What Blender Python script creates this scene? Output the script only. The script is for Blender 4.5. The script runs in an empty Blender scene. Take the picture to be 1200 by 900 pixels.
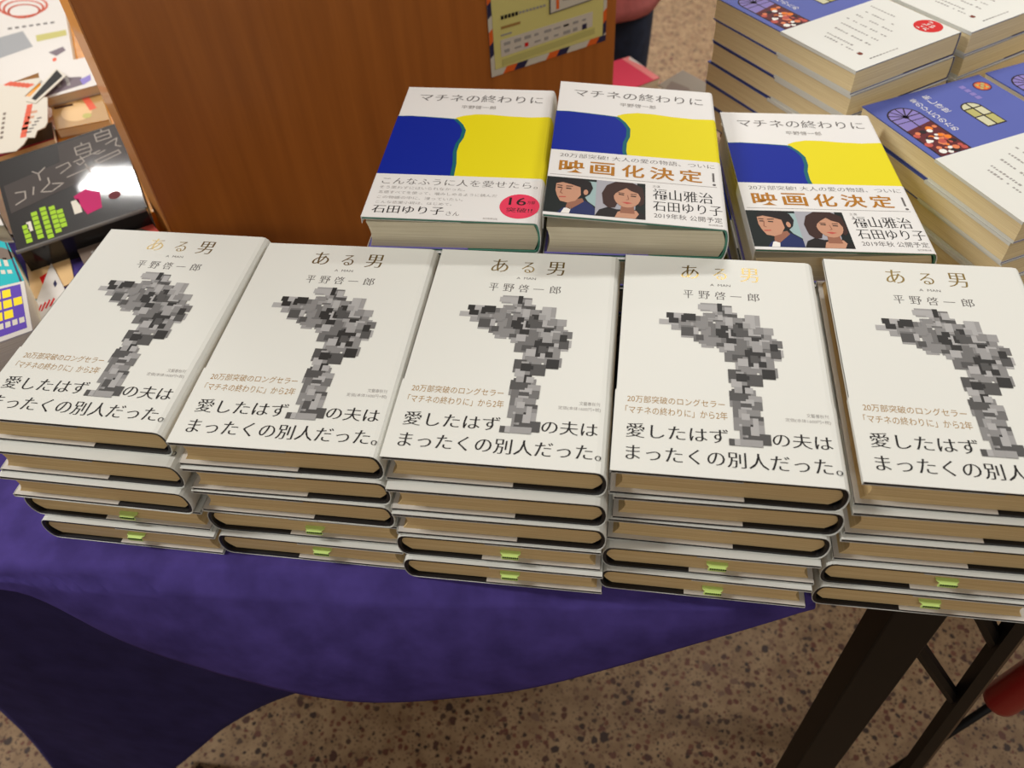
import bpy, math, random
from mathutils import Vector, Matrix

S = bpy.context.scene
COL = S.collection
PI = math.pi

# ------------------------------------------------------------------ camera, world, lights, exposure
cam = bpy.data.cameras.new('camera')
cam.sensor_width = 36.0
cam.lens = 959.42 / 1200 * 36.0
cam.clip_start = 0.02
co = bpy.data.objects.new('camera', cam)
COL.objects.link(co)
_fw = Vector((-0.1249, 0.6635, -0.7377)).normalized()
_ri = Vector((0.9900, 0.1327, -0.0482)).normalized()
_up = _ri.cross(_fw).normalized()
co.matrix_world = Matrix(((_ri.x, _up.x, -_fw.x, 0.0), (_ri.y, _up.y, -_fw.y, 0.0),
                          (_ri.z, _up.z, -_fw.z, 1.2126), (0, 0, 0, 1)))
cam.dof.use_dof = True
cam.dof.focus_distance = 0.56
cam.dof.aperture_fstop = 9.0
S.camera = co

S.view_settings.view_transform = 'Standard'
S.view_settings.look = 'None'
S.view_settings.gamma = 1.0
S.view_settings.use_curve_mapping = False
S.view_settings.exposure = 0.12

W_ = bpy.data.worlds.new('room_light')
S.world = W_
W_.use_nodes = True
W_.node_tree.nodes['Background'].inputs[0].default_value = (1.0, 0.965, 0.915, 1)
W_.node_tree.nodes['Background'].inputs[1].default_value = 0.21


def ceiling_tube(x, y, power, sx=1.2, sy=0.30, rz=0.0, z=2.8, colr=(1.0, 0.985, 0.95)):
    l = bpy.data.lights.new('ceiling_light', 'AREA')
    l.shape = 'RECTANGLE'
    l.size = sx
    l.size_y = sy
    l.energy = power
    l.color = colr
    o = bpy.data.objects.new('ceiling_light', l)
    COL.objects.link(o)
    o.location = (x, y, z)
    o.rotation_euler = (0, 0, rz)
    return o


ceiling_tube(-2.80, 3.6, 22, 0.46, 0.2)
ceiling_tube(-2.2, 2.8, 20, 0.8, 0.2)
ceiling_tube(0.1, 2.6, 50)
ceiling_tube(2.4, 2.6, 40)
ceiling_tube(-0.3, 5.2, 50)
ceiling_tube(-2.3, 0.1, 64)
ceiling_tube(2.2, 0.4, 20)
ceiling_tube(0.3, -2.2, 20)


# ------------------------------------------------------------------ materials
def lin(c):
    r = []
    for v in c:
        v = v / 255.0
        r.append(v / 12.92 if v <= 0.04045 else ((v + 0.055) / 1.055) ** 2.4)
    return (r[0], r[1], r[2], 1.0)


def mat(name, rgb, rough=0.6, metal=0.0, coat=0.0, spec=0.5, var=0.0, vscale=40.0):
    if ('print' in name or 'ink' in name or 'block' in name) and spec == 0.5:
        spec, rough = 0.14, max(rough, 0.55) if metal == 0 and coat == 0 else rough
    m = bpy.data.materials.new(name)
    m.use_nodes = True
    nt = m.node_tree
    b = nt.nodes['Principled BSDF']
    b.inputs['Base Color'].default_value = lin(rgb)
    b.inputs['Roughness'].default_value = rough
    b.inputs['Metallic'].default_value = metal
    b.inputs['Coat Weight'].default_value = coat
    b.inputs['Coat Roughness'].default_value = 0.05
    b.inputs['Specular IOR Level'].default_value = spec
    if var > 0:
        tc = nt.nodes.new('ShaderNodeTexCoord')
        nz = nt.nodes.new('ShaderNodeTexNoise')
        nz.inputs['Scale'].default_value = vscale
        nz.inputs['Detail'].default_value = 4
        nt.links.new(tc.outputs['Object'], nz.inputs['Vector'])
        rp = nt.nodes.new('ShaderNodeValToRGB')
        c = lin(rgb)
        rp.color_ramp.elements[0].position = 0.3
        rp.color_ramp.elements[1].position = 0.7
        rp.color_ramp.elements[0].color = tuple(v * (1 - var) for v in c[:3]) + (1,)
        rp.color_ramp.elements[1].color = tuple(min(1, v * (1 + var)) for v in c[:3]) + (1,)
        nt.links.new(nz.outputs['Fac'], rp.inputs['Fac'])
        nt.links.new(rp.outputs['Color'], b.inputs['Base Color'])
    return m


def page_mat(name, rgb, dark):
    """edges of stacked leaves: fine streaks along the leaves"""
    m = mat(name, rgb, 0.85, spec=0.2)
    nt = m.node_tree
    b = nt.nodes['Principled BSDF']
    tc = nt.nodes.new('ShaderNodeTexCoord')
    mp = nt.nodes.new('ShaderNodeMapping')
    mp.inputs['Scale'].default_value = (14, 14, 1500)
    nz = nt.nodes.new('ShaderNodeTexNoise')
    nz.inputs['Scale'].default_value = 1.0
    nz.inputs['Detail'].default_value = 3
    rp = nt.nodes.new('ShaderNodeValToRGB')
    rp.color_ramp.elements[0].position = 0.30
    rp.color_ramp.elements[1].position = 0.66
    rp.color_ramp.elements[0].color = lin(dark)
    rp.color_ramp.elements[1].color = lin(rgb)
    nt.links.new(tc.outputs['Object'], mp.inputs['Vector'])
    nt.links.new(mp.outputs['Vector'], nz.inputs['Vector'])
    nt.links.new(nz.outputs['Fac'], rp.inputs['Fac'])
    nt.links.new(rp.outputs['Color'], b.inputs['Base Color'])
    return m


def wood_mat(name, c0, c1, rough=0.35, coat=0.25, scale=(60, 60, 3)):
    m = mat(name, c0, rough, coat=coat)
    m.node_tree.nodes['Principled BSDF'].inputs['Coat Roughness'].default_value = 0.25
    nt = m.node_tree
    b = nt.nodes['Principled BSDF']
    tc = nt.nodes.new('ShaderNodeTexCoord')
    mp = nt.nodes.new('ShaderNodeMapping')
    mp.inputs['Scale'].default_value = scale
    nz = nt.nodes.new('ShaderNodeTexNoise')
    nz.inputs['Scale'].default_value = 1.0
    nz.inputs['Detail'].default_value = 6
    nz.inputs['Roughness'].default_value = 0.6
    rp = nt.nodes.new('ShaderNodeValToRGB')
    rp.color_ramp.elements[0].position = 0.32
    rp.color_ramp.elements[1].position = 0.70
    rp.color_ramp.elements[0].color = lin(c0)
    rp.color_ramp.elements[1].color = lin(c1)
    nt.links.new(tc.outputs['Object'], mp.inputs['Vector'])
    nt.links.new(mp.outputs['Vector'], nz.inputs['Vector'])
    nt.links.new(nz.outputs['Fac'], rp.inputs['Fac'])
    nt.links.new(rp.outputs['Color'], b.inputs['Base Color'])
    return m


def terrazzo_mat():
    m = mat('terrazzo', (176, 150, 116), 0.5, coat=0.0, spec=0.25)
    nt = m.node_tree
    b = nt.nodes['Principled BSDF']
    tc = nt.nodes.new('ShaderNodeTexCoord')

    def N(t):
        return nt.nodes.new(t)

    def chips(scale, size, colors, keep):
        nz = N('ShaderNodeTexNoise')
        nz.inputs['Scale'].default_value = scale * 1.3
        nz.inputs['Detail'].default_value = 2
        add = N('ShaderNodeVectorMath')
        add.operation = 'MULTIPLY_ADD'
        nt.links.new(tc.outputs['Object'], nz.inputs['Vector'])
        nt.links.new(nz.outputs['Color'], add.inputs[0])
        add.inputs[1].default_value = (0.6 / scale,) * 3
        nt.links.new(tc.outputs['Object'], add.inputs[2])
        v = N('ShaderNodeTexVoronoi')
        v.inputs['Scale'].default_value = scale
        nt.links.new(add.outputs['Vector'], v.inputs['Vector'])
        sep = N('ShaderNodeSeparateColor')
        nt.links.new(v.outputs['Color'], sep.inputs['Color'])
        mul = N('ShaderNodeMath')
        mul.operation = 'MULTIPLY_ADD'
        nt.links.new(sep.outputs['Green'], mul.inputs[0])
        mul.inputs[1].default_value = 0.24
        mul.inputs[2].default_value = size
        lt = N('ShaderNodeMath')
        lt.operation = 'LESS_THAN'
        nt.links.new(v.outputs['Distance'], lt.inputs[0])
        nt.links.new(mul.outputs[0], lt.inputs[1])
        kp = N('ShaderNodeMath')
        kp.operation = 'LESS_THAN'
        nt.links.new(sep.outputs['Blue'], kp.inputs[0])
        kp.inputs[1].default_value = keep
        mk = N('ShaderNodeMath')
        mk.operation = 'MULTIPLY'
        nt.links.new(lt.outputs[0], mk.inputs[0])
        nt.links.new(kp.outputs[0], mk.inputs[1])
        rp = N('ShaderNodeValToRGB')
        rp.color_ramp.interpolation = 'CONSTANT'
        el = rp.color_ramp.elements
        while len(el) < len(colors):
            el.new(0.5)
        for i, c in enumerate(colors):
            el[i].position = i / len(colors)
            el[i].color = lin(c)
        nt.links.new(sep.outputs['Red'], rp.inputs['Fac'])
        return mk.outputs[0], rp.outputs['Color']

    base = N('ShaderNodeTexNoise')
    base.inputs['Scale'].default_value = 30
    base.inputs['Detail'].default_value = 5
    nt.links.new(tc.outputs['Object'], base.inputs['Vector'])
    br = N('ShaderNodeValToRGB')
    br.color_ramp.elements[0].position = 0.3
    br.color_ramp.elements[1].position = 0.7
    br.color_ramp.elements[0].color = lin((120, 94, 66))
    br.color_ramp.elements[1].color = lin((150, 124, 92))
    nt.links.new(base.outputs['Fac'], br.inputs['Fac'])
    cur = br.outputs['Color']
    for sc, sz, cols, keep in ((230, 0.18, [(92, 66, 46), (112, 82, 62), (74, 56, 44)], 0.6),
                               (100, 0.21, [(86, 52, 36), (104, 64, 46), (74, 54, 40), (112, 84, 62), (52, 36, 26), (94, 54, 38)], 0.74),
                               (56, 0.13, [(94, 58, 44), (56, 40, 32), (106, 80, 62), (72, 46, 34)], 0.34)):
        msk, cc = chips(sc, sz, cols, keep)
        mx = N('ShaderNodeMix')
        mx.data_type = 'RGBA'
        nt.links.new(msk, mx.inputs[0])
        nt.links.new(cur, mx.inputs[6])
        nt.links.new(cc, mx.inputs[7])
        cur = mx.outputs[2]
    nt.links.new(cur, b.inputs['Base Color'])
    return m


M = {}
M['paper'] = mat('white_coated_paper', (224, 225, 218), 0.5, spec=0.22)
M['paper_b'] = mat('white_matte_paper', (230, 229, 226), 0.55, spec=0.2)
M['flap'] = mat('white_flap_paper', (214, 210, 202), 0.5, spec=0.3)
M['pages'] = page_mat('cream_page_edges', (232, 204, 152), (212, 180, 126))
M['pages_pale'] = page_mat('pale_page_edges', (230, 220, 194), (212, 200, 170))
M['pages_mid'] = page_mat('tan_page_edges', (244, 226, 182), (226, 204, 156))
M['black_case'] = mat('black_case_cloth', (16, 15, 18), 0.5)
M['green_case'] = mat('green_case_paper', (70, 132, 112), 0.5)
M['navy_case'] = mat('navy_case_paper', (22, 20, 58), 0.4)
M['violet_flap'] = mat('violet_blue_flap', (112, 106, 176), 0.6, spec=0.2)
M['ink'] = mat('black_ink', (34, 32, 32), 0.5)
M['ink2'] = mat('grey_ink', (104, 100, 98), 0.55)
M['ink3'] = mat('pale_grey_ink', (158, 154, 150), 0.55)
M['foil'] = mat('gold_foil_ink', (138, 118, 72), 0.34, metal=0.7)
M['goldtxt'] = mat('gold_ink', (164, 128, 72), 0.5)
M['bold_gold'] = mat('ochre_gold_ink', (176, 116, 24), 0.5)
M['blue'] = mat('cobalt_blue_ink', (14, 38, 150), 0.6, spec=0.12)
M['yellow'] = mat('lemon_yellow_ink', (230, 216, 20), 0.6, spec=0.15)
M['teal_ink'] = mat('blue_green_ink', (20, 100, 110), 0.6, spec=0.15)
M['pink_ink'] = mat('pink_red_ink', (228, 60, 92), 0.45)
M['red_ink'] = mat('red_ink', (206, 34, 34), 0.45)
M['white_ink'] = mat('white_ink', (236, 234, 228), 0.45)
M['peri'] = mat('periwinkle_blue_paper', (84, 96, 172), 0.55, spec=0.2)
for i, g in enumerate((52, 84, 112, 136, 156, 172)):
    M['g%d' % i] = mat('block_grey', (g, g - 1, g - 2), 0.5)
M['skin_print'] = mat('printed_skin', (196, 146, 118), 0.45)
M['skin_print2'] = mat('printed_skin_shade', (150, 100, 78), 0.45)
M['hair_print'] = mat('printed_dark_hair', (26, 20, 20), 0.45)
M['hair_print2'] = mat('printed_brown_hair', (58, 34, 28), 0.45)
M['photo_dark'] = mat('printed_dark_green', (16, 26, 24), 0.45)
M['photo_pale'] = mat('printed_pale_teal', (156, 182, 182), 0.45)
M['photo_grey'] = mat('printed_lilac_grey', (166, 166, 174), 0.45)
M['photo_navy'] = mat('printed_navy_shirt', (28, 40, 92), 0.45)
M['lav'] = mat('lavender_glass_print', (136, 124, 190), 0.45)
M['lead'] = mat('dark_lead_print', (40, 26, 30), 0.45)
M['maroon'] = mat('maroon_print', (96, 34, 40), 0.45)
M['coral'] = mat('coral_flower_print', (222, 128, 84), 0.45)
M['rosep'] = mat('rose_flower_print', (190, 84, 74), 0.45)
M['olive'] = mat('olive_glass_print', (184, 178, 108), 0.45)
M['olive2'] = mat('pale_olive_glass_print', (206, 204, 170), 0.45)
M['orange_p'] = mat('orange_print', (236, 128, 34), 0.45)
M['brown_p'] = mat('brown_print', (120, 56, 40), 0.45)
M['slip'] = mat('green_sales_slip', (214, 244, 140), 0.6)
M['slip_ink'] = mat('dark_green_ink', (40, 70, 24), 0.6)
M['cloth'] = mat('purple_cloth', (74, 61, 128), 0.95, spec=0.1, var=0.24, vscale=38)
M['cloth_shade'] = mat('indigo_cloth_painted_shade', (50, 44, 88), 0.95, spec=0.1, var=0.18, vscale=30)  # lower cloth's colour is darkened to carry the shade below the hem
M['tabletop'] = wood_mat('brown_table_laminate', (120, 84, 52), (150, 108, 70), 0.4, 0.1, (4, 60, 60))
M['black_metal'] = mat('black_painted_metal', (9, 8, 8), 0.5, spec=0.3)
M['edge_metal'] = mat('brown_edge_strip', (92, 74, 58), 0.5)
M['panel'] = wood_mat('orange_brown_veneer', (158, 88, 26), (180, 104, 36), 0.42, 0.2, (55, 55, 2.5))
M['banding'] = mat('pale_edge_banding', (196, 128, 66), 0.4, coat=0.3)
M['shelfwood'] = wood_mat('golden_shelf_wood', (214, 138, 16), (232, 160, 30), 0.4, 0.2, (3, 40, 40))
M['poster'] = mat('pale_yellow_green_paper', (214, 206, 128), 0.5)
M['poster2'] = mat('olive_yellow_panel', (190, 184, 112), 0.5)
M['poster3'] = mat('pale_grey_panel', (206, 198, 186), 0.5)
M['orange'] = mat('orange_stripe', (226, 98, 24), 0.5)
M['navy'] = mat('navy_stripe', (30, 28, 70), 0.5)
M['offwhite'] = mat('off_white_paper', (206, 200, 186), 0.55, spec=0.2)
M['red_plastic'] = mat('red_plastic', (150, 16, 18), 0.4, coat=0.2)
M['gloss_black'] = mat('shrink_wrapped_black', (18, 17, 18), 0.4, coat=0.8, spec=0.1)
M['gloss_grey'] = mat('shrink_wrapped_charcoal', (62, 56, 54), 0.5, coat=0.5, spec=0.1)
M['wrap_edge'] = mat('clear_wrap_edge', (120, 118, 116), 0.12, coat=1.0)


# ------------------------------------------------------------------ mesh builder
class MB:
    def __init__(self):
        self.v = []
        self.f = []
        self.m = []

    def add(self, verts, faces, mi=0):
        n = len(self.v)
        self.v += [tuple(p) for p in verts]
        for f in faces:
            self.f.append([n + i for i in f])
            self.m.append(mi)

    def box(self, x0, x1, y0, y1, z0, z1, mi=0):
        self.add([(x0, y0, z0), (x1, y0, z0), (x1, y1, z0), (x0, y1, z0), (x0, y0, z1), (x1, y0, z1), (x1, y1, z1), (x0, y1, z1)],
                 [(3, 2, 1, 0), (4, 5, 6, 7), (0, 1, 5, 4), (1, 2, 6, 5), (2, 3, 7, 6), (3, 0, 4, 7)], mi)

    def extrude_xz(self, poly, y0, y1, mi=0):
        """closed polygon in xz (any direction) extruded along y"""
        n = len(poly)
        self.add([(x, y0, z) for x, z in poly] + [(x, y1, z) for x, z in poly],
                 [tuple(range(n)), tuple(range(2 * n - 1, n - 1, -1))] +
                 [(i, i + n, (i + 1) % n + n, (i + 1) % n) for i in range(n)], mi)

    def prism(self, poly, z0, z1, mi=0):
        """polygon in xy, counter-clockwise, raised from z0 to z1"""
        a = sum(poly[i][0] * poly[(i + 1) % len(poly)][1] - poly[(i + 1) % len(poly)][0] * poly[i][1] for i in range(len(poly)))
        if a < 0:
            poly = poly[::-1]
        n = len(poly)
        self.add([(x, y, z0) for x, y in poly] + [(x, y, z1) for x, y in poly],
                 [tuple(range(n - 1, -1, -1)), tuple(range(n, 2 * n))] +
                 [(i, (i + 1) % n, (i + 1) % n + n, i + n) for i in range(n)], mi)

    def ribbon(self, path, t, y0, y1, mi=0):
        """a sheet of thickness t whose outer face follows path (xz); t is taken to the left of the path"""
        n = len(path)
        inn = []
        for i in range(n):
            a = path[max(i - 1, 0)]
            b = path[i]
            c = path[min(i + 1, n - 1)]
            n1 = Vector((-(b[1] - a[1]), b[0] - a[0]))
            n2 = Vector((-(c[1] - b[1]), c[0] - b[0]))
            if n1.length < 1e-9:
                n1 = n2
            if n2.length < 1e-9:
                n2 = n1
            n1.normalize()
            n2.normalize()
            nn = n1 + n2
            if nn.length < 1e-6:
                nn = n1
            nn.normalize()
            k = t / max(0.5, nn.dot(n1))
            inn.append((b[0] + nn.x * k, b[1] + nn.y * k))
        vs = []
        for p, q in zip(path, inn):
            vs += [(p[0], y0, p[1]), (p[0], y1, p[1]), (q[0], y1, q[1]), (q[0], y0, q[1])]
        fs = [(0, 3, 2, 1)]
        for i in range(n - 1):
            o = 4 * i
            fs += [(o, o + 1, o + 5, o + 4), (o + 1, o + 2, o + 6, o + 5), (o + 2, o + 3, o + 7, o + 6), (o + 3, o, o + 4, o + 7)]
        o = 4 * (n - 1)
        fs.append((o, o + 1, o + 2, o + 3))
        self.add(vs, fs, mi)

    def tube(self, pts, rad, n=12, mi=0, caps=True):
        pts = [Vector(p) for p in pts]
        if not isinstance(rad, (list, tuple)):
            rad = [rad] * len(pts)
        rings = []
        ref = None
        for i, p in enumerate(pts):
            d = (pts[min(i + 1, len(pts) - 1)] - pts[max(i - 1, 0)]).normalized()
            if ref is None:
                ref = Vector((0, 0, 1)) if abs(d.z) < 0.9 else Vector((1, 0, 0))
            a = d.cross(ref).normalized()
            b = d.cross(a).normalized()
            ref = a.cross(d) * -1 if False else ref
            rings.append([p + (a * math.cos(2 * PI * k / n) + b * math.sin(2 * PI * k / n)) * rad[i] for k in range(n)])
        vs = [v for r in rings for v in r]
        fs = []
        for i in range(len(pts) - 1):
            for k in range(n):
                fs.append((i * n + k, i * n + (k + 1) % n, (i + 1) * n + (k + 1) % n, (i + 1) * n + k))
        if caps:
            fs.append(tuple(range(n - 1, -1, -1)))
            fs.append(tuple(range((len(pts) - 1) * n, len(pts) * n)))
        self.add(vs, fs, mi)

    def mesh(self, name, mats, smooth=False):
        me = bpy.data.meshes.new(name)
        me.from_pydata(self.v, [], self.f)
        for m in mats:
            me.materials.append(M[m] if isinstance(m, str) else m)
        me.polygons.foreach_set('material_index', self.m)
        if smooth:
            me.polygons.foreach_set('use_smooth', [True] * len(self.f))
        me.update()
        return me

    def build(self, name, mats, parent=None, smooth=False, bevel=0.0):
        o = bpy.data.objects.new(name, self.mesh(name, mats, smooth))
        COL.objects.link(o)
        if parent:
            o.parent = parent
        if bevel:
            b = o.modifiers.new('bevel', 'BEVEL')
            b.width = bevel
            b.segments = 2
            b.limit_method = 'ANGLE'
        return o


def tag(o, label, cat, group=None, kind=None):
    if label:
        o['label'] = label
    if cat:
        o['category'] = cat
    if group:
        o['group'] = group
    if kind:
        o['kind'] = kind
    return o


def thing(name, label, cat, loc=(0, 0, 0), rot=(0, 0, 0), group=None):
    o = bpy.data.objects.new(name, None)
    COL.objects.link(o)
    o.empty_display_size = 0.02
    o.location = loc
    o.rotation_euler = rot
    return tag(o, label, cat, group)


# ------------------------------------------------------------------ lettering: glyph outlines turned into flat printed faces
_tc = {}


def txt(s, dx=0.0, dy=0.0, res=3):
    """glyph faces normalised to the unit box, strokes thinned by dx (uprights) and dy (level strokes)"""
    key = (s, dx, dy, res)
    if key in _tc:
        return _tc[key]
    cu = bpy.data.curves.new('t', 'FONT')
    cu.body = s
    cu.resolution_u = res
    ob = bpy.data.objects.new('t', cu)
    COL.objects.link(ob)
    dg = bpy.context.evaluated_depsgraph_get()
    src = ob.to_curve(dg)
    cont = []
    for sp in src.splines:
        bp = sp.bezier_points
        pts = []
        n = len(bp)
        for i in range(n):
            a, b = bp[i], bp[(i + 1) % n]
            p0, p1, p2, p3 = a.co, a.handle_right, b.handle_left, b.co
            straight = (p1 - p0).cross(p3 - p0).length < 1e-5 and (p2 - p0).cross(p3 - p0).length < 1e-5
            for k in range(1 if straight else res):
                t = k / res
                q = p0 * (1 - t) ** 3 + p1 * 3 * t * (1 - t) ** 2 + p2 * 3 * t * t * (1 - t) + p3 * t ** 3
                if not pts or (Vector((q.x, q.y)) - pts[-1]).length > 1e-4:
                    pts.append(Vector((q.x, q.y)))
        if len(pts) > 2 and (pts[0] - pts[-1]).length < 1e-4:
            pts.pop()
        if len(pts) > 2:
            cont.append(pts)
    ob.to_curve_clear()
    bpy.data.objects.remove(ob)

    def area(p):
        return 0.5 * sum(p[i].x * p[(i + 1) % len(p)].y - p[(i + 1) % len(p)].x * p[i].y for i in range(len(p)))
    sgn = 1.0 if sum(area(p) for p in cont) > 0 else -1.0
    c2 = bpy.data.curves.new('t2', 'CURVE')
    c2.dimensions = '2D'
    c2.fill_mode = 'FRONT'
    for p in cont:
        n = len(p)
        out = []
        for i in range(n):
            e1 = (p[i] - p[i - 1]).normalized()
            e2 = (p[(i + 1) % n] - p[i]).normalized()
            n1 = Vector((-e1.y, e1.x)) * sgn
            n2 = Vector((-e2.y, e2.x)) * sgn
            nn = n1 + n2
            if nn.length < 0.3:
                nn = n1
            nn = nn.normalized()
            k = min(1.6, 1.0 / max(0.3, nn.dot(n1)))
            out.append((p[i].x + nn.x * k * dx, p[i].y + nn.y * k * dy))
        sp = c2.splines.new('POLY')
        sp.points.add(n - 1)
        for q, xy in zip(sp.points, out):
            q.co = (xy[0], xy[1], 0, 1)
        sp.use_cyclic_u = True
    o2 = bpy.data.objects.new('t2', c2)
    COL.objects.link(o2)
    bpy.context.view_layer.update()
    dg = bpy.context.evaluated_depsgraph_get()
    me = bpy.data.meshes.new_from_object(o2.evaluated_get(dg))
    vs = [(v.co.x, v.co.y) for v in me.vertices]
    fs = [tuple(q.vertices) for q in me.polygons]
    fs = [f if (vs[f[1]][0] - vs[f[0]][0]) * (vs[f[2]][1] - vs[f[0]][1]) - (vs[f[1]][1] - vs[f[0]][1]) * (vs[f[2]][0] - vs[f[0]][0]) >= 0
          else f[::-1] for f in fs]
    bpy.data.objects.remove(o2)
    bpy.data.meshes.remove(me)
    xs = [v[0] for v in vs]
    ys = [v[1] for v in vs]
    x0, x1, y0, y1 = min(xs), max(xs), min(ys), max(ys)
    sx, sy = max(x1 - x0, 1e-6), max(y1 - y0, 1e-6)
    r = ([((x - x0) / sx, (y - y0) / sy) for x, y in vs], fs)
    _tc[key] = r
    return r


MIN = dict(dx=-0.007, dy=0.013)     # thin level strokes, full uprights
FINE = dict(dx=0.0, dy=0.013)
BOLD = dict(dx=-0.022, dy=-0.012)


class Print:
    """flat marks on a cover: u to the right, v downwards, both 0..1 of the cover"""

    def __init__(self):
        self.items = []

    def poly(self, pts, m, layer=0):
        a = sum(pts[i][0] * pts[(i + 1) % len(pts)][1] - pts[(i + 1) % len(pts)][0] * pts[i][1] for i in range(len(pts)))
        if a > 0:
            pts = pts[::-1]
        self.items.append((list(pts), [tuple(range(len(pts)))], m, layer))

    def rect(self, u0, v0, u1, v1, m, layer=0):
        self.poly([(u0, v0), (u1, v0), (u1, v1), (u0, v1)], m, layer)

    def disc(self, u, v, ru, rv, m, layer=0, n=24, a0=0, a1=360, rot=0):
        c, s = math.cos(rot), math.sin(rot)
        pts = []
        for k in range(n):
            a = math.radians(a0 + (a1 - a0) * k / (n if a1 - a0 == 360 else n - 1))
            x, y = ru * math.cos(a), -rv * math.sin(a)
            pts.append((u + x * c - y * s, v + x * s + y * c))
        self.poly(pts, m, layer)

    def line(self, pts, w, m, layer=0, asp=1.45):
        """stroke of width w (in u); asp = cover height / width"""
        for a, b in zip(pts, pts[1:]):
            d = Vector((b[0] - a[0], (b[1] - a[1]) * asp))
            if d.length < 1e-6:
                continue
            d.normalize()
            n = Vector((-d.y, d.x)) * (w / 2)
            e = d * (w * 0.3)
            q = []
            for p, sg, s2 in ((a, 1, -1), (b, 1, 1), (b, -1, 1), (a, -1, -1)):
                q.append((p[0] + n.x * sg + e.x * s2, p[1] + (n.y * sg + e.y * s2) / asp))
            self.poly(q, m, layer)

    def text(self, s, u0, v0, u1, v1, m, layer=0, **k):
        vs, fs = txt(s, **k)
        self.items.append(([(u0 + (u1 - u0) * x, v1 + (v0 - v1) * y) for x, y in vs], fs, m, layer))

    def emit(self, mb, mats, fn, clip=None):
        """fn(u, v, layer) -> point; clip = (vmin, vmax) keeps only items whose middle lies inside"""
        for pts, fs, m, layer in self.items:
            vm = sum(p[1] for p in pts) / len(pts)
            if clip and not (clip[0] <= vm < clip[1]):
                continue
            if m not in mats:
                mats.append(m)
            mb.add([fn(u, v, layer) for u, v in pts], fs, mats.index(m))


# ------------------------------------------------------------------ books
TJ = 0.0003


def spine_arc(xs, xe, z0, z1, n=10):
    """points from (xs,z0) over the rounded back (xe) to (xs,z1)"""
    zc, h, s = (z0 + z1) / 2, (z1 - z0) / 2, xe - xs
    return [(xs + s * math.cos(a) ** 0.8 if math.cos(a) > 0 else xs, zc + h * math.sin(a))
            for a in [-PI / 2 + PI * k / n for k in range(n + 1)]]


def make_book_meshes(W, L, T, jacket, case, pages, prints=None, band_v=None, band_mat='paper', band_print=None,
                     flap=('flap', 'flap'), bulge=0.007, lift=0.0, flapfrac=0.58, board=0.0022, spine_col=None, over=0.003, inset=0.0035,
                     jacket_off=0.0):
    """meshes of one hardcover lying flat, back to the right, foot towards -y"""
    out = {}
    g = TJ if band_v is not None else 0.0
    z0, z1 = g, T - g
    xe = W / 2 - g
    xs = xe - bulge
    xl = -W / 2 + g
    # jacket
    mats = [jacket, flap[0], flap[1]]
    mb = MB()
    arc = spine_arc(xs, xe, z0, z1)
    mb.ribbon([(xl, z0)] + arc + [(xl, z1)], TJ, -L / 2, L / 2, 0)
    zi = z0 + TJ + board
    mb.box(xl - 0.0 , xl + TJ, -L / 2, L / 2, z0, zi + TJ, 0)
    mb.box(xl, xl + W * flapfrac, -L / 2, L / 2, zi, zi + TJ, 1)
    zt = z1 - TJ - board
    mb.box(xl, xl + TJ, -L / 2, L / 2, zt - TJ, z1, 0)
    mb.box(xl, xl + W * flapfrac * 0.96, -L / 2, L / 2, zt - TJ, zt, 2)
    if spine_col:
        for (ya, yb, mname) in spine_col:
            if mname not in mats:
                mats.append(mname)
            a2 = spine_arc(xs, xe + 0.00012, z0 - 0.00008, z1 + 0.00008)
            mb.ribbon(a2, 0.00005, (0.5 - yb) * L, (0.5 - ya) * L, mats.index(mname))
    if prints:
        prints.emit(mb, mats, lambda u, v, l: ((u - .5) * W, (.5 - v) * L, z1 + 0.00006 + 0.00004 * l),
                    clip=(-9, band_v) if band_v is not None else None)
    out['dust_jacket'] = (mb, mats)
    # case
    mb = MB()
    e = TJ + 0.0001
    arc = spine_arc(xs - 0.0005, xe - e, z0 + e, z1 - e)
    yi = L / 2 - 0.0004
    mb.ribbon([(xl + e, z0 + e)] + arc + [(xl + e, z1 - e)], board - 0.0002, -yi, yi, 0)
    out['hard_cover'] = (mb, [case])
    # pages
    mb = MB()
    p0, p1 = zi + TJ + 0.0001, zt - TJ - 0.0001
    n = 10
    left = [(xl + inset + bulge * 0.55 * math.sin(PI * k / n), p1 + (p0 - p1) * k / n) for k in range(n + 1)]
    right = [(xs - board * 0.6 + (bulge - board * 0.55) * math.sin(PI * k / n), p0 + (p1 - p0) * k / n) for k in range(n + 1)]
    mb.extrude_xz(left + right, -L / 2 + over, L / 2 - over, 0)
    out['page_block'] = (mb, [pages])
    # band
    if band_v is not None:
        mats = [band_mat]
        mb = MB()
        arc = spine_arc(xs, W / 2, 0, T)
        y1 = (.5 - band_v) * L
        mb.ribbon([(-W / 2, 0)] + arc + [(-W / 2, T)], TJ * 0.8, -L / 2 - 0.0002, y1, 0)
        for zz in ((0, 0.003), (T - 0.003, T)):
            mb.box(-W / 2 - TJ * .3, -W / 2 + TJ * .6, -L / 2 - 0.0002, y1, zz[0], zz[1], 0)
        fn = lambda u, v, l: ((u - .5) * W, (.5 - v) * L, T + 0.00006 + 0.00004 * l)
        if prints:
            prints.emit(mb, mats, fn, clip=(band_v, 9))
        if band_print:
            band_print.emit(mb, mats, fn)
        out['paper_band'] = (mb, mats)
    if lift:
        for k, (mb, _) in out.items():
            if k == 'page_block':
                continue
            zc = zt - TJ * 1.5
            mb.v = [(x, y, z + lift * ((W / 2 - x) / W) if z > zc else z) for x, y, z in mb.v]
    return {k: mb.mesh(k, mats) for k, (mb, mats) in out.items()}


PART_LABEL = {}


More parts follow.
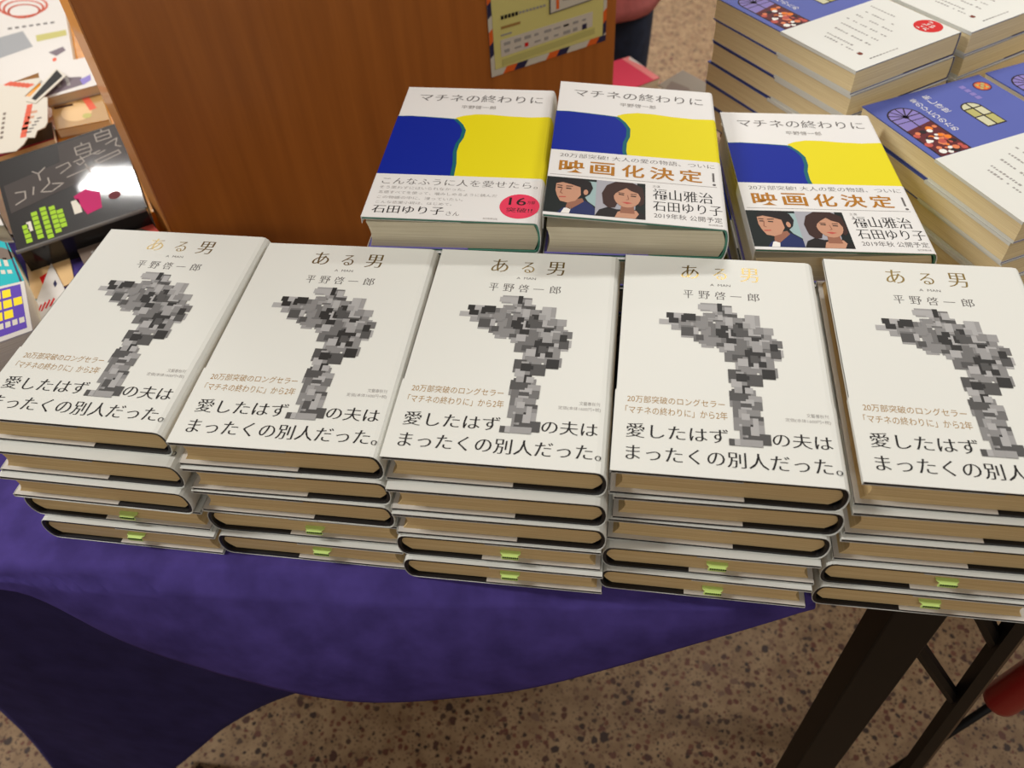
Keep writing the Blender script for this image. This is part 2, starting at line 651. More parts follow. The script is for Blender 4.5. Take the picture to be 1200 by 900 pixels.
def book_from(meshes, name, label, loc, rot, group, labels=None, cat='book'):
    r = thing(name, label, cat, loc, rot, group)
    for k, me in meshes.items():
        o = bpy.data.objects.new(k, me)
        COL.objects.link(o)
        o.parent = r
        if labels and k in labels:
            o['label'] = labels[k]
    return r


def dup(root, loc, rot, label, group=None):
    r = root.copy()
    COL.objects.link(r)
    r.location = loc
    r.rotation_euler = rot
    r['label'] = label
    if group:
        r['group'] = group
    for ch in list(root.children):
        c = ch.copy()
        COL.objects.link(c)
        c.parent = r
    return r


# ================================================================== SETTING
mb = MB()
mb.box(-5, 5, -3, 7, -0.05, 0.0)
tag(mb.build('floor', [terrazzo_mat()]), 'beige terrazzo floor with brown and black stone chips', 'floor', kind='structure')

mb = MB()
mb.box(-5, 5, -3, 7, 2.84, 2.9)
tag(mb.build('ceiling', [mat('white_ceiling', (222, 218, 210), 0.8)]), 'plain white shop ceiling', 'ceiling', kind='structure')

# ================================================================== FURNITURE
TZ = 0.7190
# front table (cloth over it, books on it)
tf = thing('folding_table', 'long table with black metal legs carrying the front rows of books', 'table', (-0.27, 0.44, 0))


def rel(o, pts):
    return [(p[0] - o.location.x, p[1] - o.location.y) for p in pts]


mb = MB()
mb.prism(rel(tf, [(-0.86, 0.216), (0.33, 0.3033), (0.33, 0.500), (0.28, 0.600), (-0.86, 0.600)]), TZ - 0.022, TZ)
mb.build('table_top', ['tabletop'], tf)
for (x, y) in ((0.2215, 0.3135), (0.310, 0.452), (-0.60, 0.440), (-0.60, 0.570)):
    mb = MB()
    lx, ly = x + 0.27, y - 0.44
    mb.box(lx - 0.0178, lx + 0.0178, ly - 0.0155, ly + 0.0155, 0.0, TZ - 0.022)
    mb.build('leg', ['black_metal'], tf, bevel=0.0015)
mb = MB()
ty, tz = 0.306 - 0.44, TZ - 0.022
xr = lambda z: 0.298 + 0.27 - (z - 0.66) * 0.062
mb.extrude_xz([(xr(tz) - .0125, tz), (xr(tz) - .002, tz), (xr(0) - .002, 0), (xr(0) - .0125, 0)], ty - .006, ty + .006, 0)
mb.extrude_xz([(xr(tz) - .002, tz), (xr(tz), tz), (xr(0), 0), (xr(0) - .002, 0)], ty - .006, ty + .006, 1)
mb.build('post', ['black_metal', 'edge_metal'], tf)
for (xa, za, xb, zb) in ((0.230, 0.620, 0.300, 0.510), (0.249, 0.690, 0.296, 0.612), (0.230, 0.28, 0.318, 0.15)):
    mb = MB()
    y = 0.310 - 0.44
    mb.tube([(xa + .27, y, za), (xb + .27, y, zb)], 0.0065, 8)
    mb.build('brace', ['black_metal'], tf)


# purple cloth: lies on the table, falls over the front edge in a rounded hem
def lerp_list(tab, x):
    if x <= tab[0][0]:
        return tab[0][1]
    for (a, b), (c, d) in zip(tab, tab[1:]):
        if x <= c:
            return b + (d - b) * (x - a) / (c - a)
    return tab[-1][1]


def smooth_list(tab, x, w=0.018):
    return sum(lerp_list(tab, x + k * w) for k in (-1, -.5, 0, .5, 1)) / 5


def edge_y(x):
    return 0.216 + 0.0858 * (x + 0.86) / 1.17


HEM = [(-0.87, 0.699), (-0.425, 0.699), (-0.3987, 0.693), (-0.3835, 0.676), (-0.3499, 0.6379), (-0.2974, 0.610), (-0.2397, 0.5966),
       (-0.1742, 0.5858), (-0.1277, 0.5840), (-0.0747, 0.5926), (-0.036, 0.6111), (0.0008, 0.6338), (0.0584, 0.6641), (0.1123, 0.6895), (0.1376, 0.703),
       (0.150, 0.712)]


def cloth_sheet(x0, x1, nx, hem, rows, ytop, fold, zt, name, parent_label):
    mb = MB()
    vs = []
    for i in range(nx + 1):
        x = x0 + (x1 - x0) * i / nx
        ey = edge_y(x) - 0.012
        h = min(zt, smooth_list(hem, x))
        col = [(x, ytop, zt)] + [(x, ytop + (ey + 0.010 - ytop) * k / 4, zt) for k in range(1, 5)]
        drop = zt - h
        for k in range(rows + 1):
            s = drop * k / rows
            if s < 0.012:
                a = s / 0.012
                py = ey + 0.010 - 0.010 * math.sin(a * PI / 2) * min(1, drop / 0.012)
                pz = zt - 0.012 * (1 - math.cos(a * PI / 2))
            else:
                w = (s - 0.012)
                q = s / max(drop, 0.05)
                py = ey - 0.032 * (1 - (1 - min(1.0, q)) ** 2.2) * min(1, drop / 0.15) - fold * w * math.sin(x * 26 + 0.6)
                pz = zt - s
            col.append((x, py, pz))
        vs += col
    m = 5 + rows + 1
    fs = []
    for i in range(nx):
        for k in range(m - 1):
            fs.append((i * m + k, i * m + k + 1, (i + 1) * m + k + 1, (i + 1) * m + k))
    mb.add(vs, fs)
    o = mb.build(name, ['cloth'], smooth=True)
    so = o.modifiers.new('thick', 'SOLIDIFY')
    so.thickness = 0.0005
    so.offset = -1
    return o


o = cloth_sheet(-0.86, 0.140, 110, HEM, 26, 0.598, 0.03, 0.7200, 'tablecloth', '')
tag(o, 'purple cloth spread under the front books, its curved hem hanging over the table front', 'tablecloth')

# lower cloth falling from behind the first hem towards the floor
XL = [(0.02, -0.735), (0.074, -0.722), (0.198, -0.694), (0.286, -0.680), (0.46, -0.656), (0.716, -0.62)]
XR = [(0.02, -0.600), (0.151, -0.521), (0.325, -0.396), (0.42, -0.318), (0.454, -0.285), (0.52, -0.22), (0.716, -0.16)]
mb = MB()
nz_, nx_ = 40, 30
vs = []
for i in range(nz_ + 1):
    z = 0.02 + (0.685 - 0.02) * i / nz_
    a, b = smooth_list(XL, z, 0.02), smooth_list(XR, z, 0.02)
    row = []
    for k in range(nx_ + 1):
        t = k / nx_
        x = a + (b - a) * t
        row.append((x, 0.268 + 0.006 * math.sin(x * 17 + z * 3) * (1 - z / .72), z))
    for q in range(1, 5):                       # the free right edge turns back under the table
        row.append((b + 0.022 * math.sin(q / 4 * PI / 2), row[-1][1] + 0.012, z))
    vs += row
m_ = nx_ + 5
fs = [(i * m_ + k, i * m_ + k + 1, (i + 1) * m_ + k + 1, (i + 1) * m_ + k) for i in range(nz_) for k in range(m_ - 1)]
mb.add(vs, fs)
o = mb.build('under_cloth', ['cloth_shade'], smooth=True)
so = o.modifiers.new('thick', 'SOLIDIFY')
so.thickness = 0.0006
tag(o, 'purple cloth with shade in its colour, hanging lower towards the floor behind the curved hem', 'tablecloth')

# back right table with the blue books, turned like the display
A2 = 0.6489
P0 = Vector((0.1899, 0.7148))
E1 = Vector((math.cos(A2), math.sin(A2)))
E2 = Vector((-E1.y, E1.x))


def PQ(a, b):
    p = P0 + E1 * a + E2 * b
    return (p.x, p.y)


tb = thing('display_table', 'table at the back right that carries the blue book piles', 'table', (PQ(.5, 0)[0], PQ(.5, 0)[1], 0))
mb = MB()
mb.prism(rel(tb, [PQ(0.03, -0.215), PQ(0.95, -0.215), PQ(0.95, 0.185), PQ(0.03, 0.185)]), TZ - 0.03, 0.7200)
mb.build('table_top', ['tabletop'], tb)
for a, b in ((0.32, -0.12), (0.91, -0.18), (0.32, 0.12), (0.91, 0.15)):
    mb = MB()
    mb.prism(rel(tb, [PQ(a - .02, b - .02), PQ(a + .02, b - .02), PQ(a + .02, b + .02), PQ(a - .02, b + .02)]), 0, TZ - 0.03)
    mb.build('leg', ['black_metal'], tb)

# display counter on the left with the magazines
ld = thing('display_counter', 'golden wooden counter at the left, covered with magazines', 'counter', (-0.9, 0.95, 0))
LP = [(-1.5, 0.604), (-0.492, 0.604), (-0.492, 0.650), (-0.2, 0.955), (-0.2, 1.28), (-1.5, 1.28)]
mb = MB()
mb.prism(rel(ld, LP), 0.690, 0.7200)
mb.build('counter_top', ['shelfwood'], ld)
mb = MB()
mb.prism(rel(ld, [(-1.46, 0.63), (-0.52, 0.63), (-0.52, 0.68), (-0.24, 0.975), (-0.24, 1.25), (-1.46, 1.25)]), 0.0, 0.690)
mb.build('counter_body', ['panel'], ld)

# tall wooden end panel
TH = math.radians(46)
pn = thing('end_panel', 'tall glossy orange-brown wooden panel standing behind the table', 'panel', (-0.455, 0.615, 0), (0, 0, TH))
mb = MB()
mb.box(0.0015, 0.612, 0.0, 0.038, 0, 1.36)
mb.build('board', ['panel'], pn, bevel=0.001)
mb = MB()
mb.box(0, 0.0015, 0.0, 0.038, 0, 1.36)
o = mb.build('edge_banding', ['banding'], pn)
o['label'] = 'pale orange front edge strip'

# poster taped to the panel: local frame x along the panel, z up, facing -y
po = thing('airmail_poster', 'pale yellow poster with orange and navy striped border on the wooden panel', 'poster', (-0.455, 0.615, 0), (0, 0, TH))


def pz(x, z):      # poster plane follows its slight droop to the right
    return (x, z - 0.082 * (x - 0.41))


def ppoly(mb, pts, y, mi=0, th=0.0004):
    q = [pz(*p) for p in pts]
    mb.extrude_xz(q, y - th, y, mi)


mb = MB()
px0, px1, pb, pt = 0.4105, 0.594, 0.742, 0.93
ppoly(mb, [(px0, pb), (px1, pb), (px1, pt), (px0, pt)], -0.0005, 0)
n = 11
wv = (px1 - px0)
for k in range(n):                                           # slanted stripes along the lower edge
    a, b = px0 + wv * k / n, px0 + wv * (k + 1) / n
    ppoly(mb, [(a, pb), (b, pb), (b + 0.006, pb + 0.0075), (a + 0.006 if k else a, pb + 0.0075)] if k < n - 1 else
          [(a, pb), (b, pb), (b, pb + 0.0075), (a + 0.006, pb + 0.0075)], -0.0010, (1, 2, 3, 1)[k % 4] if k % 4 != 3 else 1, 0.0003)
for s, xx in ((0, px0), (1, px1 - 0.0055)):
    for k in range(12):
        a = pb + 0.0075 + 0.0152 * k
        ppoly(mb, [(xx, a), (xx + 0.0055, a + 0.004), (xx + 0.0055, a + 0.0192), (xx, a + 0.0152)], -0.0010, (1, 3, 2)[(k + s) % 3], 0.0003)
mb.build('sheet', ['offwhite', 'offwhite', 'orange', 'navy'], po)
mb = MB()
ppoly(mb, [(px0 + 0.006, pb + 0.008), (px1 - 0.006, pb + 0.008), (px1 - 0.006, pt), (px0 + 0.006, pt)], -0.0011, 0, 0.0003)
ppoly(mb, [(0.427, 0.7515), (0.574, 0.7555), (0.574, 0.7635), (0.427, 0.7600)], -0.0015, 1, 0.0002)
ppoly(mb, [(0.426, 0.7630), (0.570, 0.7660), (0.570, 0.7845), (0.426, 0.7830)], -0.0015, 2, 0.0002)
random.seed(5)
for r_, zz in enumerate((0.7775, 0.7690)):
    for k in range(9):
        x = 0.431 + 0.0152 * k
        w = random.uniform(0.006, 0.011)
        h = random.uniform(0.0018, 0.0042)
        mi = 3
        if (r_, k) in ((0, 6),):
            mi = 4
        if (r_, k) == (1, 8):
            mi, w, h = 6, 0.0075, 0.0065
        if (r_, k) == (1, 2):
            mi, w, h = 5, 0.0055, 0.0045
        ppoly(mb, [(x, zz - h / 2), (x + w, zz - h / 2), (x + w, zz + h / 2), (x, zz + h / 2)], -0.0018, mi, 0.0002)
for k in range(13):
    x = 0.4285 + 0.0052 * k
    h = 0.0042 if k < 5 else 0.0026
    ppoly(mb, [(x, 0.8085 - h / 2), (x + 0.0036, 0.8085 - h / 2), (x + 0.0036, 0.8085 + h / 2), (x, 0.8085 + h / 2)], -0.0018, 4 if k < 5 else 3, 0.0002)
ppoly(mb, [(0.428, 0.7955), (0.456, 0.7955), (0.456, 0.7985), (0.428, 0.7985)], -0.0018, 7, 0.0002)
ppoly(mb, [(0.427, 0.7875), (0.443, 0.7875), (0.443, 0.7893), (0.427, 0.7893)], -0.0018, 3, 0.0002)
mb.build('printed_panel', ['poster', 'poster2', 'poster3', 'ink3', 'ink', 'red_ink', 'navy', 'goldtxt'], po)
mb = MB()
ppoly(mb, [(0.500, 0.7965), (0.569, 0.799), (0.569, 0.86), (0.500, 0.86)], -0.0021, 0, 0.0004)
ppoly(mb, [(0.5015, 0.798), (0.5675, 0.8005), (0.5675, 0.8585), (0.5015, 0.8585)], -0.0025, 1, 0.0003)
ppoly(mb, [(0.510, 0.8005), (0.5145, 0.8005), (0.5145, 0.825), (0.510, 0.825)], -0.0028, 2, 0.0002)
for zz in (0.8085, 0.814):
    ppoly(mb, [(0.520, zz), (0.556, zz), (0.556, zz + 0.002), (0.520, zz + 0.002)], -0.0028, 3, 0.0002)
o = mb.build('inset_card', ['ink2', 'offwhite', 'orange', 'ink3'], po)
o['label'] = 'white card with an orange mark'

# ================================================================== FRONT ROW: white books with the grey block figure
BW, BL_, BT = 0.132, 0.192, 0.0235
VB = 0.680
pr = Print()
# title in foil
pr.text('あ', .301, .045, .393, .118, 'foil', 0, **MIN)
pr.text('る', .466, .056, .536, .116, 'foil', 0, **MIN)
pr.text('男', .603, .047, .698, .122, 'foil', 0, **MIN)
pr.text('A  MAN', .449, .142, .552, .154, 'ink2', 0)
for c, ua, ub in (('平', .312, .362), ('野', .388, .446), ('啓', .470, .526), ('一', .548, .604), ('郎', .634, .693)):
    if c == '一':
        pr.rect(ua, .2035, ub, .2065, 'ink2', 0)
    else:
        pr.text(c, ua, .183, ub, .225, 'ink2', 0, **MIN)
pr.text('20万部突破のロングセラー', .056, .701, .494, .731, 'goldtxt', 0)
pr.text('「マチネの終わりに」から2年', .050, .746, .503, .778, 'goldtxt', 0)
pr.text('愛したはず', .058, .816, .502, .872, 'ink', 2, **MIN)
pr.text('の夫は', .690, .814, .942, .868, 'ink', 2, **MIN)
pr.text('まったくの別人だった。', .062, .900, .966, .958, 'ink', 2, **MIN)
pr.text('文藝春秋刊', .848, .729, .942, .745, 'ink3', 0)
pr.text('定価(本体1600円+税)', .754, .752, .948, .769, 'ink3', 0)
# figure of stacked grey blocks
random.seed(23)
CL = [((.265, .345), .030, .030, 5), ((.315, .350), .040, .034, 7), ((.375, .345), .040, .022, 5), ((.360, .398), .036, .018, 4),
      ((.430, .350), .030, .045, 7), ((.405, .430), .035, .018, 4), ((.480, .300), .052, .034, 9), ((.540, .310), .045, .034, 8),
      ((.500, .370), .045, .050, 9), ((.475, .425), .035, .028, 6), ((.560, .385), .036, .050, 7), ((.520, .462), .030, .018, 4),
      ((.610, .345), .050, .040, 9), ((.660, .365), .045, .045, 9), ((.620, .410), .050, .030, 8), ((.690, .410), .045, .035, 8),
      ((.640, .460), .060, .030, 9), ((.710, .470), .055, .035, 9), ((.590, .490), .060, .026, 7), ((.670, .515), .060, .030, 9),
      ((.600, .530), .055, .028, 8), ((.660, .560), .045, .026, 6), ((.585, .575), .055, .028, 8), ((.600, .610), .055, .026, 8),
      ((.590, .650), .038, .026, 7), ((.600, .690), .036, .026, 7), ((.592, .727), .042, .020, 7), ((.605, .765), .032, .026, 6),
      ((.600, .800), .030, .020, 6), ((.608, .835), .022, .022, 6), ((.572, .868), .038, .006, 4), ((.630, .858), .030, .018, 4)]
rects = []
for (cu_, cv_), ru, rv, n in CL:
    for k in range(n):
        u, v = cu_ + random.uniform(-ru, ru), cv_ + random.uniform(-rv, rv)
        w, h = random.uniform(.022, .046), random.uniform(.014, .028)
        if k > n * 0.55:
            w, h = w * 0.62, h * 0.75
        rects.append((k > n * 0.55, u - w, v - h, u + w, v + h, random.choice((2, 3, 4, 2, 4, 1, 3, 5)) if k <= n * .55 else random.choice((0, 0, 1, 4, 5, 3, 5))))
rects.sort(key=lambda r: r[0])
for i, (b, u0, v0, u1, v1, g) in enumerate(rects):
    u0, u1, v0, v1 = [round(q / .012) * .012 for q in (u0, u1)] + [round(q / .0085) * .0085 for q in (v0, v1)]
    if u1 - u0 < .01 or v1 - v0 < .007:
        continue
    v1 = min(v1, .876)
    for a, c in ((v0, min(v1, VB)), (max(v0, VB), v1)):
        if c - a > 0.001:
            pr.rect(u0, a, u1, c, 'g%d' % g, 1 + i * 0.03)
aru = make_book_meshes(BW, BL_, BT, 'paper', 'black_case', 'pages', pr, VB, 'paper')
AL = {'hard_cover': 'black board cover', 'paper_band': 'white wrap-around band with black sentence'}
stacks = [('leftmost front stack', -0.3335, 0.3754, -0.66, (0, .003, .002, .003, .006), (0, -.008, -.012, -.010, -.014)),
          ('second front stack from the left', -0.1990, 0.3690, 0.57, (0, .001, .001, .000, .002), (0, -.002, -.003, -.002, -.006)),
          ('middle front stack', -0.0668, 0.3706, 0.13, (0, .0005, .001, -.001, .001), (0, -.006, -.008, -.009, -.012)),
          ('fourth front stack from the left', 0.0665, 0.3735, -0.16, (0, .002, .001, -.002, -.002), (0, -.001, -.002, -.007, -.010)),
          ('rightmost front stack', 0.2040, 0.3790, -0.14, (0, -.001, -.002, -.006, -.006), (0, -.004, -.007, -.010, -.012))]
ORD = ('top', 'second', 'third', 'fourth', 'bottom')
first = None
slips = []
random.seed(4)
for (nm, x, y, a, dxs, dys) in stacks:
    for k in range(5):
        loc = (x + dxs[k], y + dys[k], 0.72 + (4 - k) * BT)
        rz = math.radians(a if k == 0 else a * 0.5 + random.uniform(-0.5, 0.5))
        if k == 0:
            lab = 'white novel with grey block figure, top of the %s' % nm
        elif k < 3:
            lab = 'white-jacketed novel, %s from top in the %s' % (ORD[k], nm)
        else:
            rz += PI
            lab = 'novel with green slip, %s of the %s' % ('next to lowest' if k == 3 else 'lowest', nm)
        if first is None:
            first = book_from(aru, 'hardcover_book', lab, loc, (0, 0, rz), 'white novels in the front row', AL)
            b = first
        else:
            b = dup(first, loc, (0, 0, rz), lab)
        if k >= 3:
            slips.append((b, random.uniform(-0.009, -0.004), random.uniform(0.42, 0.6)))
smb = None
for b, off, zz in slips:
    mbx = MB()
    y1 = BL_ / 2 + 0.0012
    y0 = BL_ / 2 - 0.006
    w = 0.0066
    pts = [(-w, y0), (w, y0), (w, y1 - 0.002), (w - 0.002, y1), (-w + 0.002, y1), (-w, y1 - 0.002)]
    mbx.prism([(p[0] + off, p[1]) for p in pts], BT * zz, BT * zz + 0.0003, 0)
    mbx.prism([(p[0] + off, y1 + 0.0006 * (1 if i in (2, 3) else 0)) for i, p in enumerate([(-w + .001, 0), (w - .001, 0), (w - .0015, 0), (-w + .0015, 0)])],
              BT * zz - 0.0030, BT * zz + 0.0003, 0)
    for q in range(8):
        x = off - w + 0.0012 + q * 0.0013
        mbx.box(x, x + 0.0009, y1 + 0.0004, y1 + 0.0009, BT * zz - 0.0012, BT * zz + 0.0002, 1)
    s = mbx.build('sales_slip', ['slip', 'slip_ink'], b)
    s['label'] = 'green paper slip sticking out of the pages'

# ================================================================== BLUE AND YELLOW NOVELS
MW, ML, MT = 0.131, 0.190, 0.0276


def matinee_print():
    p = Print()
    p.text('マチネの終わりに', .10, .060, .915, .122, 'ink2', 3, **FINE)
    p.text('平野啓一郎', .392, .152, .618, .182, 'ink3', 3)
    bl = [(0, .262), (.08, .258), (.18, .262), (.30, .270), (.365, .275), (.41, .315), (.437, .36), (.436, .42), (.418, .47), (.415, .53), (.432, .62), (.44, .80), (0, .80)]
    p.poly(bl, 'blue', 2)
    p.poly([(q[0] + (.024 if 2 < i < 12 else 0), q[1] - (0.004 if i < 5 else 0)) for i, q in enumerate(bl)], 'teal_ink', 1)
    p.poly([(.375, .262), (.42, .242), (.50, .226), (.60, .226), (.72, .236), (.85, .240), (.968, .232), (.968, .80), (.40, .80), (.43, .55), (.45, .38), (.43, .32)], 'yellow', 0)
    return p


SP = [(.232, .80, 'yellow')]


def movie_band():
    p = Print()
    p.text('20万部突破! 大人の愛の物語、ついに', .055, .582, .948, .612, 'ink2', 0, **FINE)
    for c, a, b in (('映', .057, .205), ('画', .235, .375), ('化', .415, .545), ('決', .575, .715), ('定', .740, .872)):
        p.text(c, a, .632, b, .718, 'bold_gold', 1, **BOLD)
    p.line([(.936, .645), (.934, .700)], .012, 'ink2', 1)
    p.disc(.936, .722, .010, .007, 'ink2', 1, 10)
    p.rect(.012, .7365, .95, .7395, 'ink3', 0)
    # two printed portraits of anonymous sitters
    p.rect(0, .755, .278, .985, 'photo_dark', 0)
    p.poly([(.205, .77), (.278, .77), (.278, .93), (.235, .90), (.21, .86)], 'photo_pale', 1)
    p.poly([(.075, .985), (.10, .955), (.155, .930), (.215, .895), (.262, .925), (.278, .945), (.278, .985)], 'photo_navy', 2)
    p.poly([(.095, .985), (.110, .955), (.150, .945), (.140, .985)], 'white_ink', 3)
    p.poly([(.130, .900), (.205, .885), (.215, .905), (.145, .960), (.118, .950)], 'skin_print2', 3)
    p.poly([(.055, .800), (.070, .785), (.130, .785), (.190, .805), (.196, .865), (.168, .905), (.125, .920), (.085, .912), (.066, .880), (.054, .845)], 'skin_print', 4)
    p.poly([(.055, .800), (.060, .775), (.110, .757), (.190, .757), (.245, .775), (.260, .815), (.245, .855), (.215, .880), (.197, .860), (.190, .815), (.140, .800), (.090, .790)], 'hair_print', 5)
    p.disc(.222, .845, .013, .018, 'skin_print', 6, 10)
    p.line([(.062, .811), (.088, .813)], .007, 'hair_print', 6)
    p.line([(.112, .814), (.146, .812)], .007, 'hair_print', 6)
    p.line([(.066, .826), (.084, .826)], .009, 'hair_print', 6)
    p.line([(.114, .828), (.138, .829)], .009, 'hair_print', 6)
    p.line([(.090, .826), (.082, .858), (.094, .864)], .006, 'skin_print2', 6)
    p.line([(.080, .886), (.112, .884)], .009, 'rosep', 6)
    p.rect(.278, .755, .550, .985, 'photo_grey', 0)
    p.poly([(.505, .755), (.550, .755), (.550, .985), (.490, .985), (.500, .85)], 'photo_dark', 1)
    p.poly([(.278, .985), (.30, .945), (.345, .925), (.395, .935), (.500, .930), (.545, .955), (.550, .985)], 'hair_print', 2)
    p.poly([(.385, .985), (.400, .950), (.440, .935), (.500, .935), (.515, .955), (.495, .985)], 'skin_print', 3)
    p.poly([(.320, .905), (.310, .840), (.335, .785), (.385, .757), (.480, .757), (.535, .785), (.545, .850), (.540, .890), (.520, .905), (.500, .89), (.40, .89), (.385, .925), (.350, .930)], 'hair_print2', 4)
    p.poly([(.420, .90), (.485, .90), (.492, .955), (.412, .955)], 'skin_print2', 4.5)
    p.disc(.450, .850, .074, .070, 'skin_print', 5, 20)
    p.poly([(.362, .880), (.372, .790), (.420, .768), (.470, .768), (.520, .795), (.532, .870), (.510, .825), (.470, .812), (.445, .795), (.410, .815), (.385, .835)], 'hair_print2', 6)
    p.line([(.402, .829), (.432, .831)], .006, 'hair_print2', 6)
    p.line([(.470, .833), (.500, .832)], .006, 'hair_print2', 6)
    p.line([(.405, .839), (.430, .841)], .009, 'hair_print', 6)
    p.line([(.472, .845), (.496, .846)], .009, 'hair_print', 6)
    p.line([(.452, .842), (.458, .868), (.446, .872)], .005, 'skin_print2', 6)
    p.poly([(.420, .888), (.448, .884), (.480, .890), (.450, .898)], 'rosep', 6)
    p.text('主演', .590, .757, .632, .773, 'ink3', 0)
    p.text('福山雅治', .590, .780, .920, .850, 'ink', 0, **MIN)
    p.text('石田ゆり子', .590, .862, .966, .922, 'ink', 0, **MIN)
    p.text('2019年秋 公開予定', .595, .934, .960, .966, 'ink2', 0)
    p.text('毎日新聞出版', .885, .976, .960, .987, 'ink3', 0)
    return p


def comment_band():
    p = Print()
    p.text('こんなふうに人を愛せたら。', .049, .735, .958, .780, 'ink2', 0, **FINE)
    p.text('そう思わずにはいられなかった。', .047, .793, .545, .812, 'ink3', 0)
    p.text('五感すべてを使って、噛みしめるように読んだ', .049, .826, .735, .845, 'ink3', 0)
    p.text('この物語の中に、浸っていたい。', .053, .860, .546, .879, 'ink3', 0)
    p.text('こんな恋愛小説は、はじめて。', .054, .893, .490, .911, 'ink3', 0)
    p.text('石田ゆり子', .047, .924, .455, .972, 'ink', 0, **MIN)
    p.text('さん', .470, .948, .545, .974, 'ink2', 0, **FINE)
    p.disc(.871, .898, .112, .079, 'pink_ink', 1, 36)
    p.text('16', .808, .842, .905, .892, 'ink', 2, dx=-.008, dy=0)
    p.text('万部', .910, .862, .955, .882, 'ink', 2)
    p.text('突破!!', .800, .908, .945, .938, 'ink', 2)
    p.text('毎日新聞出版', .68, .978, .76, .989, 'ink3', 0)
    return p


mp = matinee_print()
com = dict(flap=('violet_flap', 'flap'), bulge=0.004, spine_col=SP, over=0.0016, board=0.0016, inset=0.002)
ma = make_book_meshes(MW, ML, MT, 'paper_b', 'green_case', 'pages_pale', mp, .709, 'paper_b', comment_band(), lift=0.003, **com)
mv2 = make_book_meshes(MW, ML, MT, 'paper_b', 'green_case', 'pages_pale', mp, .562, 'paper_b', movie_band(), lift=0.010, **com)
mv3 = make_book_meshes(MW, ML, MT, 'paper_b', 'green_case', 'pages_pale', mp, .562, 'paper_b', movie_band(), lift=0.007, **com)
GM = 'blue and yellow novels behind the front row'
G2 = {'paper_band': 'white paper band around the lower half'}
mpos = [('left', -0.1289, 0.5672, 1.88, 5, ma), ('middle', 0.0044, 0.5693, 1.54, 5, mv2), ('right', 0.1487, 0.5836, 5.56, 4, mv3)]
LAB = {'left': 'blue and yellow novel with a pink round mark on its band',
       'middle': 'blue and yellow novel with gold headline, standing highest, between two like it',
       'right': 'tilted blue and yellow novel with gold headline, next to the blue church-window books'}
random.seed(9)
for nm, x, y, a, n, ms in mpos:
    base = None
    for k in range(n):
        z = 0.72 + (n - 1 - k) * MT
        if k == 0:
            book_from(ms, 'hardcover_book', LAB[nm], (x, y, z), (0, 0, math.radians(a)), GM, G2)
        else:
            lab = 'blue and yellow novel, %s from the top of the %s back pile' % (('second', 'third', 'fourth', 'fifth')[k - 1], nm)
            loc = (x + random.uniform(-.0015, .0015), y + random.uniform(-.003, .001), z)
            rot = (0, 0, math.radians(a + random.uniform(-.6, .6)))
            if base is None:
                flat = make_book_meshes(MW, ML, MT, 'paper_b', 'green_case', 'pages_pale', mp, .562 if nm != 'left' else .709, 'paper_b',
                                        movie_band() if nm != 'left' else comment_band(), **com)
                base = book_from(flat, 'hardcover_book', lab, loc, rot, GM, G2)
            else:
                dup(base, loc, rot, lab)

# ================================================================== BLUE CHURCH-WINDOW BOOKS
BT2 = 0.0217
p = Print()


def arch(u0, v0, u1, v1, n=12):
    uc, ru = (u0 + u1) / 2, (u1 - u0) / 2
    rv = ru / 1.45
    return [(u0, v1), (u1, v1)] + [(uc + ru * math.cos(a), v0 + rv - rv * math.sin(a)) for a in [PI * k / n for k in range(n + 1)]]


p.poly(arch(.046, .084, .288, .497), 'lead', 0)
p.poly(arch(.058, .092, .276, .490), 'lav', 1)
p.poly([(.058, .270), (.276, .240), (.276, .497), (.058, .497)], 'maroon', 2)
for a in range(0, 181, 30):
    p.line([(.167, .168), (.167 + .115 * math.cos(math.radians(a)), .168 - .080 * math.sin(math.radians(a)))], .009, 'lead', 3)
p.line([(.167, .168), (.167, .270)], .009, 'lead', 3)
p.disc(.167, .168, .02, .014, 'lead', 3, 12)
p.line([(.055, .205), (.28, .205)], .007, 'lead', 3)
random.seed(12)
for k in range(46):
    u, v = random.uniform(.072, .262), random.uniform(.262, .482)
    if v < .27 + .03 * (1 - (u - .058) / .22):
        v += .03
    r = random.uniform(.010, .028)
    p.disc(u, v, r, r / 1.45, random.choice(('coral', 'coral', 'rosep', 'orange_p', 'lead', 'white_ink', 'maroon')), 4 + k * 0.05, 8)
p.poly(arch(.552, .182, .708, .394), 'lead', 0)
p.poly(arch(.562, .190, .698, .386), 'olive2', 1)
for (a, b, c, d, mm) in ((.562, .240, .625, .300, 'olive'), (.635, .310, .698, .386, 'olive'), (.635, .240, .698, .300, 'olive2'), (.562, .310, .625, .386, 'olive2')):
    p.rect(a, b, c, d, mm, 2)
for v in (.236, .306):
    p.line([(.558, v), (.704, v)], .012, 'lead', 3)
p.line([(.630, .19), (.630, .39)], .012, 'lead', 3)
p.disc(.893, .094, .062, .044, 'lead', 0, 24)
p.disc(.893, .094, .055, .039, 'rosep', 1, 24)
for k in range(8):
    a = k * PI / 4
    p.disc(.893 + .033 * math.cos(a), .094 + .023 * math.sin(a), .013, .010, ('orange_p', 'olive')[k % 2], 2, 8)
p.disc(.893, .094, .014, .010, 'olive', 3, 10)
for i, c in enumerate('新しき世'):
    p.text(c, .430, .048 + .043 * i, .485, .084 + .043 * i, 'white_ink', 1)
for i, c in enumerate('愛のひとりのために'[:8]):
    p.text(c, .326, .050 + .039 * i, .374, .082 + .039 * i, 'white_ink', 1)
for i in range(4):
    p.rect(.742, .052 + .035 * i, .782, .078 + .035 * i, 'lav', 1)
bp = Print()
random.seed(31)
